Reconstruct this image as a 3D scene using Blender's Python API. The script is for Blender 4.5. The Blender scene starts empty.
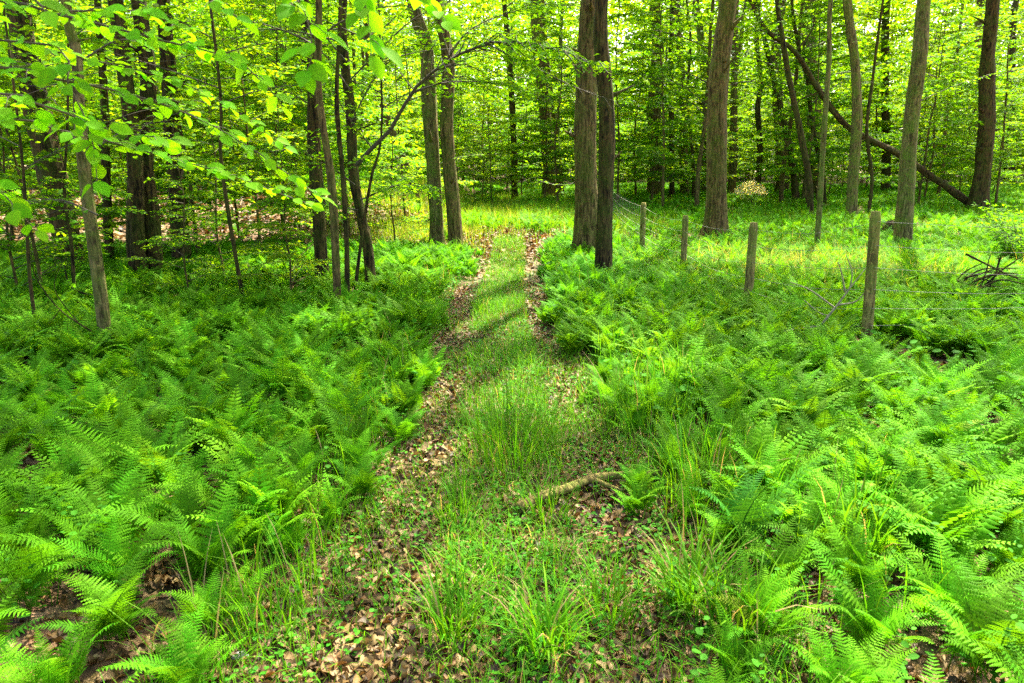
import bpy, math, random
import numpy as np
from mathutils import Vector

PI = math.pi
R = math.radians
SC = bpy.context.scene
COL = SC.collection

# ------------------------------------------------------------------ camera, world, sun, exposure
F_PX = 700.0
PITCH = R(14.15)
CAM = np.array([0.0, 0.0, 1.65])
cd = bpy.data.cameras.new('camera')
cam = bpy.data.objects.new('camera', cd)
COL.objects.link(cam)
cam.location = CAM
cam.rotation_euler = (PI / 2 - PITCH, 0, 0)
cd.sensor_width = 36
cd.lens = 36 * F_PX / 1024
cd.clip_start = 0.05
cd.clip_end = 2000
cd.dof.use_dof = True
cd.dof.focus_distance = 6.5
cd.dof.aperture_fstop = 7
SC.camera = cam

SUN_EL, SUN_AZ = R(54), R(24)          # azimuth clockwise from +Y
world = bpy.data.worlds.new('World')
SC.world = world
world.use_nodes = True
wn = world.node_tree
sky = wn.nodes.new('ShaderNodeTexSky')
sky.sky_type = 'NISHITA'
sky.sun_disc = False
sky.sun_elevation = SUN_EL
sky.sun_rotation = SUN_AZ
sky.dust_density = 5.0
sky.air_density = 0.6
sky.ozone_density = 0.0
wn.links.new(sky.outputs[0], wn.nodes['Background'].inputs[0])
wn.nodes['Background'].inputs[1].default_value = 0.15
SUN = np.array([math.sin(SUN_AZ) * math.cos(SUN_EL), math.cos(SUN_AZ) * math.cos(SUN_EL), math.sin(SUN_EL)])
sl = bpy.data.lights.new('sun', 'SUN')
so = bpy.data.objects.new('sun', sl)
COL.objects.link(so)
so.rotation_euler = Vector(SUN).to_track_quat('Z', 'Y').to_euler()
so.location = (10, 20, 40)
sl.energy = 4.4
sl.angle = R(0.6)
sl.color = (1.0, 0.93, 0.78)
SC.view_settings.view_transform = 'Standard'
SC.view_settings.look = 'None'
SC.view_settings.gamma = 1
SC.view_settings.use_curve_mapping = False
SC.view_settings.exposure = 2.68
SC.render.engine = 'CYCLES'
cy = SC.cycles
cy.max_bounces = 10
cy.diffuse_bounces = 6
cy.transmission_bounces = 8
cy.glossy_bounces = 2
cy.sample_clamp_indirect = 3.0
cy.use_denoising = False
SC.render.filter_size = 1.1
cy.caustics_reflective = False
cy.caustics_refractive = False

# ------------------------------------------------------------------ numpy helpers
rng = np.random.default_rng(7)
_perm = np.random.default_rng(3).random((64, 64, 64)).astype(np.float32)


def vnoise(p):
    """smooth value noise 0..1 of points (n,3)"""
    p = np.asarray(p, float)
    i = np.floor(p).astype(int)
    f = p - i
    f = f * f * (3 - 2 * f)
    out = 0
    for dx in (0, 1):
        for dy in (0, 1):
            for dz in (0, 1):
                w = (f[:, 0] if dx else 1 - f[:, 0]) * (f[:, 1] if dy else 1 - f[:, 1]) * (f[:, 2] if dz else 1 - f[:, 2])
                out = out + w * _perm[(i[:, 0] + dx) % 64, (i[:, 1] + dy) % 64, (i[:, 2] + dz) % 64]
    return out


def n2(x, y, s, o=0.0):
    x = np.atleast_1d(np.asarray(x, float)); y = np.atleast_1d(np.asarray(y, float))
    return vnoise(np.stack([x * s + 31.7 + o, y * s + 17.3 + o, np.full(x.shape, 5.5 + o)], 1))


def path_x(y):
    return -0.08 + 0.06 * np.sin(np.asarray(y) * 0.55) - 0.05 * np.clip((np.asarray(y) - 8) / 8, 0, 3)


def ground_z(x, y):
    x = np.atleast_1d(np.asarray(x, float)); y = np.atleast_1d(np.asarray(y, float))
    z = 0.10 * (n2(x, y, 0.35) - 0.5) + 0.05 * (n2(x, y, 1.1, 9) - 0.5)
    d = np.abs(x - path_x(y))
    z = z * np.clip(d / 1.2, 0.35, 1)
    z -= 0.03 * np.exp(-((d - 0.5) / 0.18) ** 2)                                   # wheel tracks
    bank = np.clip((y - 13.5 + 0.5 * np.sin(x)) / 5, 0, 1)
    bank = bank * bank * (3 - 2 * bank)
    z += 0.8 * bank * np.clip((-1.6 - x) / 2.5, 0, 1)
    z += 0.22 * np.exp(-((y - 16.5) / 2.6) ** 2 - ((x + .6) / 3.0) ** 2)            # low rise where the path ends
    z += 0.012 * np.clip(y - 22, 0, 60)
    return z


def gz(x, y):
    return float(ground_z(x, y)[0])


def ray(px, py):
    a = (px - 512) / F_PX
    b = (341.5 - py) / F_PX
    return np.array([a, math.cos(PITCH) + b * math.sin(PITCH), -math.sin(PITCH) + b * math.cos(PITCH)])


def at_depth(px, py, y):
    d = ray(px, py)
    return CAM + d * (y / d[1])


def on_ground(px, py, off=0.0):
    d = ray(px, py)
    t = 0.8
    while t < 150:
        p = CAM + d * t
        if p[2] <= gz(p[0], p[1]) + off:
            break
        t += 0.02 + t * 0.002
    return np.array([p[0], p[1], gz(p[0], p[1])])


def in_frame(x, y, z, m=60):
    dx, dy, dz = x - CAM[0], y - CAM[1], z - CAM[2]
    f = dy * math.cos(PITCH) - dz * math.sin(PITCH)
    u = dy * math.sin(PITCH) + dz * math.cos(PITCH)
    f = np.maximum(f, 1e-3)
    px = 512 + dx / f * F_PX
    py = 341.5 - u / f * F_PX
    return (px > -m) & (px < 1024 + m) & (py > -m) & (py < 683 + m) & (f > 0.3)


def unit(v):
    return v / np.maximum(np.linalg.norm(v, axis=-1, keepdims=True), 1e-9)


def frames(D, N):
    D = unit(D)
    Y = unit(np.cross(N, D))
    Z = np.cross(D, Y)
    return np.stack([D, Y, Z], -1)              # columns


def rotz(a):
    a = np.atleast_1d(a)
    c, s = np.cos(a), np.sin(a)
    M = np.zeros((len(a), 3, 3))
    M[:, 0, 0] = c; M[:, 0, 1] = -s; M[:, 1, 0] = s; M[:, 1, 1] = c; M[:, 2, 2] = 1
    return M


def stamp(V, Fs, P, M, S, T):
    """copies of template V,Fs at P with rotation M, scale S and colour T -> V, Fs, C"""
    n, k = len(P), len(V)
    if n == 0:
        return np.zeros((0, 3)), [], np.zeros((0, 3))
    S = np.broadcast_to(np.asarray(S, float).reshape(-1, 1, 1), (n, 1, 1))
    W = np.einsum('nij,kj->nki', M, V) * S + P[:, None, :]
    out = [(f[None] + (np.arange(n) * k)[:, None, None]).reshape(-1, f.shape[1]) for f in Fs]
    return W.reshape(-1, 3), out, np.repeat(T, k, axis=0)


class Bag:
    def __init__(s):
        s.V, s.F, s.C, s.n = [], [], [], 0

    def add(s, V, Fs, C):
        V = np.asarray(V, float)
        if len(V) == 0:
            return s
        C = np.asarray(C, float)
        if C.ndim == 1:
            C = np.tile(C, (len(V), 1))
        s.V.append(V); s.C.append(C)
        for f in Fs:
            s.F.append(np.asarray(f) + s.n)
        s.n += len(V)
        return s

    def arrays(s):
        by = {}
        for f in s.F:
            by.setdefault(f.shape[1], []).append(f)
        return np.concatenate(s.V), [np.concatenate(v) for v in by.values()], np.concatenate(s.C)

    def mesh(s, name, mat, smooth=True):
        V, Fs, C = s.arrays()
        me = bpy.data.meshes.new(name)
        me.vertices.add(len(V))
        me.vertices.foreach_set('co', V.astype(np.float32).ravel())
        nl = sum(f.size for f in Fs); nf = sum(len(f) for f in Fs)
        me.loops.add(nl)
        me.loops.foreach_set('vertex_index', np.concatenate([f.ravel() for f in Fs]).astype(np.int32))
        me.polygons.add(nf)
        tot = np.concatenate([np.full(len(f), f.shape[1]) for f in Fs])
        st = np.concatenate([[0], np.cumsum(tot)[:-1]])
        me.polygons.foreach_set('loop_start', st.astype(np.int32))
        me.polygons.foreach_set('use_smooth', np.full(nf, smooth))
        at = me.attributes.new('tint', 'FLOAT_COLOR', 'POINT')
        at.data.foreach_set('color', np.concatenate([C, np.ones((len(C), 1))], 1).astype(np.float32).ravel())
        me.materials.append(mat)
        me.update()
        return me


def link(name, me, parent=None, loc=None):
    o = bpy.data.objects.new(name, me)
    COL.objects.link(o)
    if parent is not None:
        o.parent = parent
    if loc is not None:
        o.location = loc
    return o


def tag(o, label=None, cat=None, group=None, kind=None):
    if label: o['label'] = label
    if cat: o['category'] = cat
    if group: o['group'] = group
    if kind: o['kind'] = kind
    return o


def copy_thing(root, loc, rz=0.0, sc=1.0, label=None, group=None):
    r = root.copy(); COL.objects.link(r)
    r.location = loc; r.rotation_euler = (0, 0, rz); r.scale = (sc, sc, sc)
    if label: r['label'] = label
    if group: r['group'] = group
    for ch in root.children:
        c = ch.copy(); COL.objects.link(c); c.parent = r
    return r


def tube(P, rad, sides=8, col=(.2, .14, .09), rough=0.0, seed=0, flare=0.0, cap=True):
    P = np.asarray(P, float)
    n = len(P)
    rad = np.broadcast_to(np.asarray(rad, float), (n,)).copy()
    T = unit(np.gradient(P, axis=0))
    ref = np.array([0.0, 1.0, 0.0]) if abs(T[0][1]) < 0.8 else np.array([1.0, 0, 0])
    X = unit(np.cross(np.tile(ref, (n, 1)), T))
    Y = np.cross(T, X)
    a = np.linspace(0, 2 * PI, sides, endpoint=False)
    rr = np.tile(rad[:, None], (1, sides))
    s = np.concatenate([[0], np.cumsum(np.linalg.norm(np.diff(P, axis=0), axis=1))])
    if rough:
        ca, sa = np.cos(a)[None] * np.ones((n, 1)), np.sin(a)[None] * np.ones((n, 1))
        k = 2.2
        q = np.stack([ca * k + seed * 3.1, sa * k + seed * 1.7, (s[:, None] * 1.3) * np.ones((1, sides))], -1).reshape(-1, 3)
        f = 5.0
        q2 = np.stack([ca * f + seed, sa * f, (s[:, None] * 2.5) * np.ones((1, sides))], -1).reshape(-1, 3)
        nz = (vnoise(q) - .5) * 1.4 + np.abs(vnoise(q2) - .5) * 1.0 - .25
        rr = rr * (1 + rough * nz.reshape(n, sides))
    if flare:
        lobes = 1 + 0.45 * np.sin(a * 4 + seed)[None] + 0.25 * np.sin(a * 7 + 2 * seed)[None]
        rr = rr * (1 + flare * np.exp(-s / (rad[0] * 1.5 + .05))[:, None] * lobes)
    V = P[:, None, :] + rr[..., None] * (np.cos(a)[None, :, None] * X[:, None, :] + np.sin(a)[None, :, None] * Y[:, None, :])
    V = V.reshape(-1, 3)
    i = np.arange(n - 1)[:, None] * sides
    j = np.arange(sides)[None]
    j2 = (j + 1) % sides
    F = np.stack([i + j, i + j2, i + sides + j2, i + sides + j], -1).reshape(-1, 4)
    Fs = [F]
    if cap:
        Fs.append(np.array([[(n - 1) * sides + q for q in range(sides)]]))
        Fs.append(np.array([[q for q in range(sides)][::-1]]))
    return V, Fs, np.tile(np.asarray(col, float), (len(V), 1))


def smooth_line(P, n):
    """Catmull-Rom resampling"""
    P = np.asarray(P, float)
    if len(P) == 2:
        t = np.linspace(0, 1, n)[:, None]
        return P[0] * (1 - t) + P[1] * t
    Q = np.vstack([2 * P[0] - P[1], P, 2 * P[-1] - P[-2]])
    u = np.linspace(0, len(P) - 1 - 1e-6, n)
    i = u.astype(int); t = (u - i)[:, None]
    a, b, c, d = Q[i], Q[i + 1], Q[i + 2], Q[i + 3]
    return .5 * ((2 * b) + (c - a) * t + (2 * a - 5 * b + 4 * c - d) * t ** 2 + (3 * b - a - 3 * c + d) * t ** 3)


# ------------------------------------------------------------------ materials
def new_mat(name):
    m = bpy.data.materials.new(name)
    m.use_nodes = True
    nt = m.node_tree
    nt.nodes.clear()
    out = nt.nodes.new('ShaderNodeOutputMaterial')
    return m, nt, out


def leaf_material(name, trans=0.4, tr_col=(1.5, 1.25, 0.5), rough=0.65, spec=0.07, vary=0.25):
    m, nt, out = new_mat(name)
    N = nt.nodes.new; L = nt.links.new
    at = N('ShaderNodeAttribute'); at.attribute_name = 'tint'
    oi = N('ShaderNodeObjectInfo')
    tc = N('ShaderNodeTexCoord')
    nz = N('ShaderNodeTexNoise'); nz.inputs['Scale'].default_value = 14; nz.inputs['Detail'].default_value = 4; nz.inputs['Roughness'].default_value = .7
    L(tc.outputs['Object'], nz.inputs['Vector'])
    ad = N('ShaderNodeMath'); ad.operation = 'ADD'
    L(oi.outputs['Random'], ad.inputs[0]); L(nz.outputs['Fac'], ad.inputs[1])
    mr = N('ShaderNodeMapRange')
    mr.inputs['From Min'].default_value = 0.3; mr.inputs['From Max'].default_value = 1.7
    mr.inputs['To Min'].default_value = 1 - vary; mr.inputs['To Max'].default_value = 1 + vary
    L(ad.outputs[0], mr.inputs['Value'])
    mx = N('ShaderNodeMix'); mx.data_type = 'RGBA'; mx.blend_type = 'MULTIPLY'; mx.inputs[0].default_value = 1
    L(at.outputs['Color'], mx.inputs[6]); L(mr.outputs[0], mx.inputs[7])
    pb = N('ShaderNodeBsdfPrincipled')
    pb.inputs['Roughness'].default_value = rough
    pb.inputs['Specular IOR Level'].default_value = spec
    L(mx.outputs[2], pb.inputs['Base Color'])
    tm = N('ShaderNodeMix'); tm.data_type = 'RGBA'; tm.blend_type = 'MULTIPLY'; tm.inputs[0].default_value = 1
    tm.clamp_result = False
    L(mx.outputs[2], tm.inputs[6]); tm.inputs[7].default_value = (*tr_col, 1)
    tr = N('ShaderNodeBsdfTranslucent')
    L(tm.outputs[2], tr.inputs['Color'])
    ms = N('ShaderNodeMixShader'); ms.inputs[0].default_value = trans
    L(pb.outputs[0], ms.inputs[1]); L(tr.outputs[0], ms.inputs[2])
    L(ms.outputs[0], out.inputs[0])
    return m


def bark_material(name, light, dark, moss, moss_amt=0.5, scale=1.0):
    m, nt, out = new_mat(name)
    N = nt.nodes.new; L = nt.links.new
    tc = N('ShaderNodeTexCoord')
    mp = N('ShaderNodeMapping'); mp.inputs['Scale'].default_value = (26 * scale, 26 * scale, 4.2 * scale)
    L(tc.outputs['Object'], mp.inputs['Vector'])
    n1 = N('ShaderNodeTexNoise'); n1.inputs['Scale'].default_value = 1.0; n1.inputs['Detail'].default_value = 6; n1.inputs['Roughness'].default_value = .65
    n1.inputs['Distortion'].default_value = 0.6
    L(mp.outputs[0], n1.inputs['Vector'])
    vo = N('ShaderNodeTexVoronoi'); vo.feature = 'DISTANCE_TO_EDGE'; vo.inputs['Scale'].default_value = .75
    L(mp.outputs[0], vo.inputs['Vector'])
    cr = N('ShaderNodeValToRGB')
    cr.color_ramp.elements[0].position = 0.41; cr.color_ramp.elements[0].color = (*dark, 1)
    cr.color_ramp.elements[1].position = 0.58; cr.color_ramp.elements[1].color = (*light, 1)
    L(n1.outputs['Fac'], cr.inputs[0])
    n3 = N('ShaderNodeTexNoise'); n3.inputs['Scale'].default_value = 3.2; n3.inputs['Detail'].default_value = 5; n3.inputs['Roughness'].default_value = .7
    L(tc.outputs['Object'], n3.inputs['Vector'])
    mr = N('ShaderNodeMapRange'); mr.inputs['From Min'].default_value = .44; mr.inputs['From Max'].default_value = .6
    mr.inputs['To Max'].default_value = moss_amt
    L(n3.outputs['Fac'], mr.inputs['Value'])
    mx = N('ShaderNodeMix'); mx.data_type = 'RGBA'
    L(mr.outputs[0], mx.inputs[0]); L(cr.outputs[0], mx.inputs[6]); mx.inputs[7].default_value = (*moss, 1)
    # pale lichen specks
    n4 = N('ShaderNodeTexNoise'); n4.inputs['Scale'].default_value = 22; n4.inputs['Detail'].default_value = 3
    L(tc.outputs['Object'], n4.inputs['Vector'])
    m4 = N('ShaderNodeMapRange'); m4.inputs['From Min'].default_value = .6; m4.inputs['From Max'].default_value = .68; m4.inputs['To Max'].default_value = .55
    L(n4.outputs['Fac'], m4.inputs['Value'])
    mx2 = N('ShaderNodeMix'); mx2.data_type = 'RGBA'
    L(m4.outputs[0], mx2.inputs[0]); L(mx.outputs[2], mx2.inputs[6]); mx2.inputs[7].default_value = (light[0] * 1.5, light[1] * 1.6, light[2] * 1.35, 1)
    pb = N('ShaderNodeBsdfPrincipled'); pb.inputs['Roughness'].default_value = .9
    pb.inputs['Specular IOR Level'].default_value = .15
    L(mx2.outputs[2], pb.inputs['Base Color'])
    m5 = N('ShaderNodeMath'); m5.operation = 'MULTIPLY'; m5.inputs[1].default_value = 1.2
    L(vo.outputs[0], m5.inputs[0])
    a5 = N('ShaderNodeMath'); a5.operation = 'ADD'
    L(m5.outputs[0], a5.inputs[0]); L(n1.outputs['Fac'], a5.inputs[1])
    bp = N('ShaderNodeBump'); bp.inputs['Strength'].default_value = 1.0; bp.inputs['Distance'].default_value = 0.05 / scale
    L(a5.outputs[0], bp.inputs['Height'])
    L(bp.outputs[0], pb.inputs['Normal'])
    L(pb.outputs[0], out.inputs[0])
    return m


def ground_material():
    m, nt, out = new_mat('forest_floor')
    N = nt.nodes.new; L = nt.links.new
    tc = N('ShaderNodeTexCoord')
    vo = N('ShaderNodeTexVoronoi'); vo.inputs['Scale'].default_value = 17
    nd = N('ShaderNodeTexNoise'); nd.inputs['Scale'].default_value = 20; nd.inputs['Detail'].default_value = 2
    L(tc.outputs['Object'], nd.inputs['Vector'])
    mxv = N('ShaderNodeMix'); mxv.data_type = 'RGBA'; mxv.inputs[0].default_value = .06
    L(tc.outputs['Object'], mxv.inputs[6]); L(nd.outputs['Color'], mxv.inputs[7])
    L(mxv.outputs[2], vo.inputs['Vector'])
    cr = N('ShaderNodeValToRGB')
    e = cr.color_ramp.elements
    e[0].color = (.045, .028, .016, 1); e[1].color = (.33, .2, .11, 1); e[1].position = 1
    e.new(.35).color = (.12, .065, .033, 1); e.new(.7).color = (.21, .12, .06, 1)
    sep = N('ShaderNodeSeparateColor')
    L(vo.outputs['Color'], sep.inputs[0]); L(sep.outputs[0], cr.inputs[0])
    n2_ = N('ShaderNodeTexNoise'); n2_.inputs['Scale'].default_value = 1.3; n2_.inputs['Detail'].default_value = 6
    L(tc.outputs['Object'], n2_.inputs['Vector'])
    mr = N('ShaderNodeMapRange'); mr.inputs['From Min'].default_value = .4; mr.inputs['From Max'].default_value = .62; mr.inputs['To Max'].default_value = .5
    L(n2_.outputs['Fac'], mr.inputs['Value'])
    mx = N('ShaderNodeMix'); mx.data_type = 'RGBA'
    L(mr.outputs[0], mx.inputs[0]); L(cr.outputs[0], mx.inputs[6]); mx.inputs[7].default_value = (.05, .075, .02, 1)
    pb = N('ShaderNodeBsdfPrincipled'); pb.inputs['Roughness'].default_value = .9; pb.inputs['Specular IOR Level'].default_value = .2
    L(mx.outputs[2], pb.inputs['Base Color'])
    bp = N('ShaderNodeBump'); bp.inputs['Distance'].default_value = .02; bp.inputs['Strength'].default_value = .8
    L(vo.outputs['Distance'], bp.inputs['Height']); L(bp.outputs[0], pb.inputs['Normal'])
    L(pb.outputs[0], out.inputs[0])
    return m


def plain(name, col, rough=.6, metal=0.0, nscale=30, amt=.35):
    m, nt, out = new_mat(name)
    N = nt.nodes.new; L = nt.links.new
    tc = N('ShaderNodeTexCoord')
    nz = N('ShaderNodeTexNoise'); nz.inputs['Scale'].default_value = nscale; nz.inputs['Detail'].default_value = 4
    L(tc.outputs['Object'], nz.inputs['Vector'])
    cr = N('ShaderNodeValToRGB')
    cr.color_ramp.elements[0].position = .3; cr.color_ramp.elements[1].position = .7
    cr.color_ramp.elements[0].color = (*[c * (1 - amt) for c in col], 1)
    cr.color_ramp.elements[1].color = (*[c * (1 + amt) for c in col], 1)
    L(nz.outputs['Fac'], cr.inputs[0])
    pb = N('ShaderNodeBsdfPrincipled'); pb.inputs['Roughness'].default_value = rough; pb.inputs['Metallic'].default_value = metal
    L(cr.outputs[0], pb.inputs['Base Color']); L(pb.outputs[0], out.inputs[0])
    return m


M_FERN = leaf_material('fern_frond', .38, (1.5, 1.25, .6))
M_GRASS = leaf_material('grass_blade', .38, (1.5, 1.25, .6), rough=.6, spec=.1)
M_LEAF = leaf_material('tree_leaf', .55, (2.2, 1.8, .5), vary=.3)
M_HERB = leaf_material('herb_leaf', .35)
M_DEAD = leaf_material('dead_leaf', .15, (1.4, 1.1, .8), rough=.6, spec=.3, vary=.15)
M_BARK = bark_material('bark_brown', (.185, .130, .042), (.034, .022, .007), (.085, .12, .012), .6)
M_BARKD = bark_material('bark_dark', (.095, .064, .019), (.010, .007, .003), (.055, .08, .008), .6)
M_BARKP = bark_material('bark_pale', (.20, .165, .055), (.045, .036, .012), (.11, .16, .018), .85)
M_TWIG = plain('twig', (.06, .05, .022), .85)
M_GTWIG = plain('grey_twig', (.25, .22, .12), .85)
M_WIRE = plain('galvanised_wire', (.27, .26, .20), .6, .5)
M_POST = bark_material('weathered_post', (.30, .24, .07), (.09, .07, .02), (.17, .22, .03), .85, scale=1.3)
M_GROUND = ground_material()
M_STONE = plain('stone', (.45, .43, .38), .8)

G_FERN = np.array([.076, .258, .005])
G_LEAF = np.array([.070, .215, .006])

# ------------------------------------------------------------------ ground
xs = np.concatenate([-np.geomspace(300, 9, 26), np.linspace(-8.8, 8.8, 130), np.geomspace(9, 300, 26)])
ys = np.concatenate([-np.geomspace(120, 2, 12), np.linspace(-1.5, 18, 150), np.geomspace(18.3, 500, 60)])
gx, gy = np.meshgrid(xs, ys)
gzv = ground_z(gx.ravel(), gy.ravel())
nx_, ny_ = len(xs), len(ys)
ii = (np.arange(ny_ - 1)[:, None] * nx_ + np.arange(nx_ - 1)[None]).ravel()
gb = Bag().add(np.stack([gx.ravel(), gy.ravel(), gzv], 1), [np.stack([ii, ii + 1, ii + nx_ + 1, ii + nx_], 1)], (.1, .07, .04))
ground = link('ground', gb.mesh('ground', M_GROUND))
tag(ground, kind='structure')


# ------------------------------------------------------------------ ferns
def frond(L, th0, th1, npin, lod, r, twist=0.0):
    """one frond growing from the origin towards +X; returns V, Fs"""
    n = 26
    s = np.linspace(0, 1, n)
    th = th0 + (th1 - th0) * s ** 1.25
    ds = L / (n - 1)
    X = np.concatenate([[0], np.cumsum(np.sin(th[:-1]) * ds)])
    Z = np.concatenate([[0], np.cumsum(np.cos(th[:-1]) * ds)])
    side = twist * 0.18 * L * s ** 2
    P = np.stack([X, side, Z], 1)
    T = unit(np.gradient(P, axis=0))
    B = Bag()
    rc = G_FERN * np.array([1.3, 1.0, 1.5])
    kk = [0, 5, 10, 15, 20, 25]
    B.add(*tube(P[kk], np.linspace(.0028, .0006, 6), 3, rc, cap=False))
    t0 = 0.2
    tip_c = G_FERN * r.uniform(.85, 1.25) * np.array([r.uniform(.8, 1.3), 1, 1])
    for i in range(npin):
        t = t0 + (1 - t0) * (i + .5) / npin
        q = (t - t0) / (1 - t0)
        pl = 0.235 * L * (1 - q) ** .85 * min(1, .55 + q * 2.0) + .006
        j = min(int(t * (n - 1)), n - 2); fr = t * (n - 1) - j
        p = P[j] * (1 - fr) + P[j + 1] * fr
        tg = T[j]
        for sd in (-1, 1):
            yv = np.array([0, 1.0, 0]) * sd
            d = unit(yv * .93 + tg * (.30 + .35 * q) + np.array([0, 0, -.08]) + r.normal(0, .05, 3))
            nrm = unit(np.cross(tg, np.array([0, 1.0, 0])))
            nrm = nrm if nrm[2] > 0 or True else -nrm
            w = unit(np.cross(nrm, d) + r.normal(0, .07, 3))
            wid = pl * (.09 if lod == 2 else .15 if lod == 1 else .18) + .002
            col = tip_c * r.uniform(.8, 1.2)
            if lod == 2:
                m = 7
                tt = np.linspace(0.02, 1, m + 1)
                mid = p + d * pl * tt[:, None] + np.array([0, 0, -1]) * (pl * .12 * tt ** 2)[:, None]
                wv = wid * (1 - tt[:-1] ** 1.6 * .9)
                vs, fs = list(mid), []
                for k in range(m):
                    seg = mid[k + 1] - mid[k]
                    for s2 in (-1, 1):
                        b0 = len(vs)
                        vs += [mid[k] + seg * .55 + w * wv[k] * s2 - nrm * wv[k] * .12, mid[k] + seg * 1.0 + w * wv[k] * .72 * s2 - nrm * wv[k] * .12]
                        fs.append([k, b0, b0 + 1, k + 1] if s2 < 0 else [k, k + 1, b0 + 1, b0])
                B.add(np.array(vs), [np.array(fs)], col)
            elif lod == 1:
                vs = np.array([p, p + d * pl * .35 + w * wid, p + d * pl + nrm * -.1 * pl, p + d * pl * .35 - w * wid, p + d * pl * .45 + nrm * wid * .35])
                B.add(vs, [np.array([[0, 4, 1], [1, 4, 2], [0, 3, 4], [4, 3, 2]])], col)
            else:
                vs = np.array([p, p + d * pl * .35 + w * wid * 1.5, p + d * pl - nrm * .1 * pl, p + d * pl * .35 - w * wid * 1.5])
                B.add(vs, [np.array([[0, 3, 2, 1]])], col)
    V, Fs, C = B.arrays()
    return V, Fs, C


def fern_bag(lod, nf, size, seed):
    r = np.random.default_rng(seed)
    B = Bag()
    a0 = r.uniform(0, 6.28)
    for k in range(nf):
        L = size * r.uniform(.7, 1.15)
        V, Fs, C = frond(L, R(r.uniform(1, 20)), R(r.uniform(48, 104)), {2: 24, 1: 16, 0: 9}[lod], lod, r, r.normal(0, 1))
        C = C * r.uniform(.7, 1.35)
        if r.random() < .012:
            C = C * np.array([2.0, .8, 2.0])
        M = rotz(a0 + k * 2.4 + r.normal(0, .3))[0]
        # roll of the blade about its own axis
        V = V @ M.T + np.array([r.normal(0, .04), r.normal(0, .04), -0.01])
        B.add(V, Fs, C)
    return B


fern_src = []
for k in range(9):
    fern_src.append(fern_bag(2, int(rng.integers(10, 16)), .42, 100 + k).mesh('fern_fronds', M_FERN))


def path_edge(x, y):
    """>0 : distance outside of the path, left and right"""
    d = x - path_x(y)
    wob = .20 * (n2(x, y, 1.4, 3) - .5) * 2 + .22 * (n2(x, y, 3.7, 13) - .5) * 2
    left = .62 + .30 * np.clip((3.4 - y) / 1.6, 0, 1.2) - .08 * np.clip((y - 5) / 4, 0, 1)
    right = .66 - .12 * np.clip((y - 5) / 4, 0, 1)
    e = np.where(d < 0, -d - left, d - right) + wob
    return np.where(y > 14.5, e + .45, e)


def open_floor(x, y):
    """0..1 : share of bare leaf litter off the path"""
    o = np.zeros_like(x)
    left_bank = np.clip((y - 12.6) / 1.2, 0, 1) * np.clip((-1.0 - x) / .8, 0, 1) * np.clip((26 - y) / 3, 0, 1)
    o = np.maximum(o, left_bank * .93)
    # between the stems on the left
    o = np.maximum(o, .55 * np.exp(-(((x + 3.1) / 1.6) ** 2 + ((y - 9.3) / 1.3) ** 2)))
    # beyond the second and third post
    o = np.maximum(o, .93 * np.exp(-(((x - 3.9) / 1.8) ** 2 + ((y - 14.3) / 1.1) ** 2) ** 2))
    o = np.maximum(o, .92 * np.exp(-(((x + .5) / 1.7) ** 2 + ((y - 14.2) / 2.0) ** 2) ** 2))
    return o


used = []
def scatter(n, x0, x1, y0, y1, r):
    x = r.uniform(x0, x1, n); y = r.uniform(y0, y1, n)
    return x, y


r = np.random.default_rng(11)
placed = []
fi = 0
_post = on_ground(867, 342, .05)


def near_posts(x, y):
    d = np.hypot((x - _post[0] + .0) / .45, (y - _post[1] + .55) / .75)
    return np.where(d < 1, .45, 1.0)


cand_x, cand_y = scatter(9000, -5.2, 5.2, 1.15, 5.6, r)
order = np.argsort(cand_y)
e = path_edge(cand_x, cand_y)
vis = in_frame(cand_x, cand_y, np.full_like(cand_x, .25), 90)
gap = n2(cand_x, cand_y, 1.7, 40)
for i in order:
    x, y = cand_x[i], cand_y[i]
    if not vis[i] or e[i] < .06 or len(placed) >= 290:
        continue
    if x < 0 and e[i] < 1.3 and y < 3.2 and gap[i] > .63:
        continue
    mind = .25 + (.02 if (x < 0 and y < 3.0) else 0) + .14 * max(0, .7 - n2(x, y, .9, 77)[0])
    if any((x - a) ** 2 + (y - b) ** 2 < mind ** 2 for a, b in placed):
        continue
    placed.append((x, y))
for (x, y) in placed:
    ed = float(path_edge(np.array([x]), np.array([y]))[0])
    sc = rng.uniform(.70, 1.15) * (.88 if y < 2.5 else 1.0) * float(near_posts(x, y)) * (.62 + .38 * min(1, ed / .5))
    o = link('fern', fern_src[fi % len(fern_src)], None, (x, y, gz(x, y)))
    o.rotation_euler = (rng.normal(0, .06), rng.normal(0, .06), rng.uniform(0, 6.28))
    o.scale = (sc, sc, sc * rng.uniform(.9, 1.1))
    if x < 0:
        tag(o, 'lacy green fern among the many like it in the bed left of the path', 'fern', 'ferns in the near bed left of the path')
    else:
        tag(o, 'lacy green fern among the many like it in the bed right of the path', 'fern', 'ferns in the near bed right of the path')
    fi += 1
yfar = max(p[1] for p in placed)
# the darker, stiffer fern by the right path edge
dk = fern_bag(2, 5, .62, 555)
dk.C = [c * np.array([.35, .5, 1.6]) for c in dk.C]
p = on_ground(742, 560, 0)
o = link('fern', dk.mesh('dark_fern', M_FERN), None, p)
tag(o, 'bluish dark green fern with stiff upright fronds beside the right edge of the path', 'fern')


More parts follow.
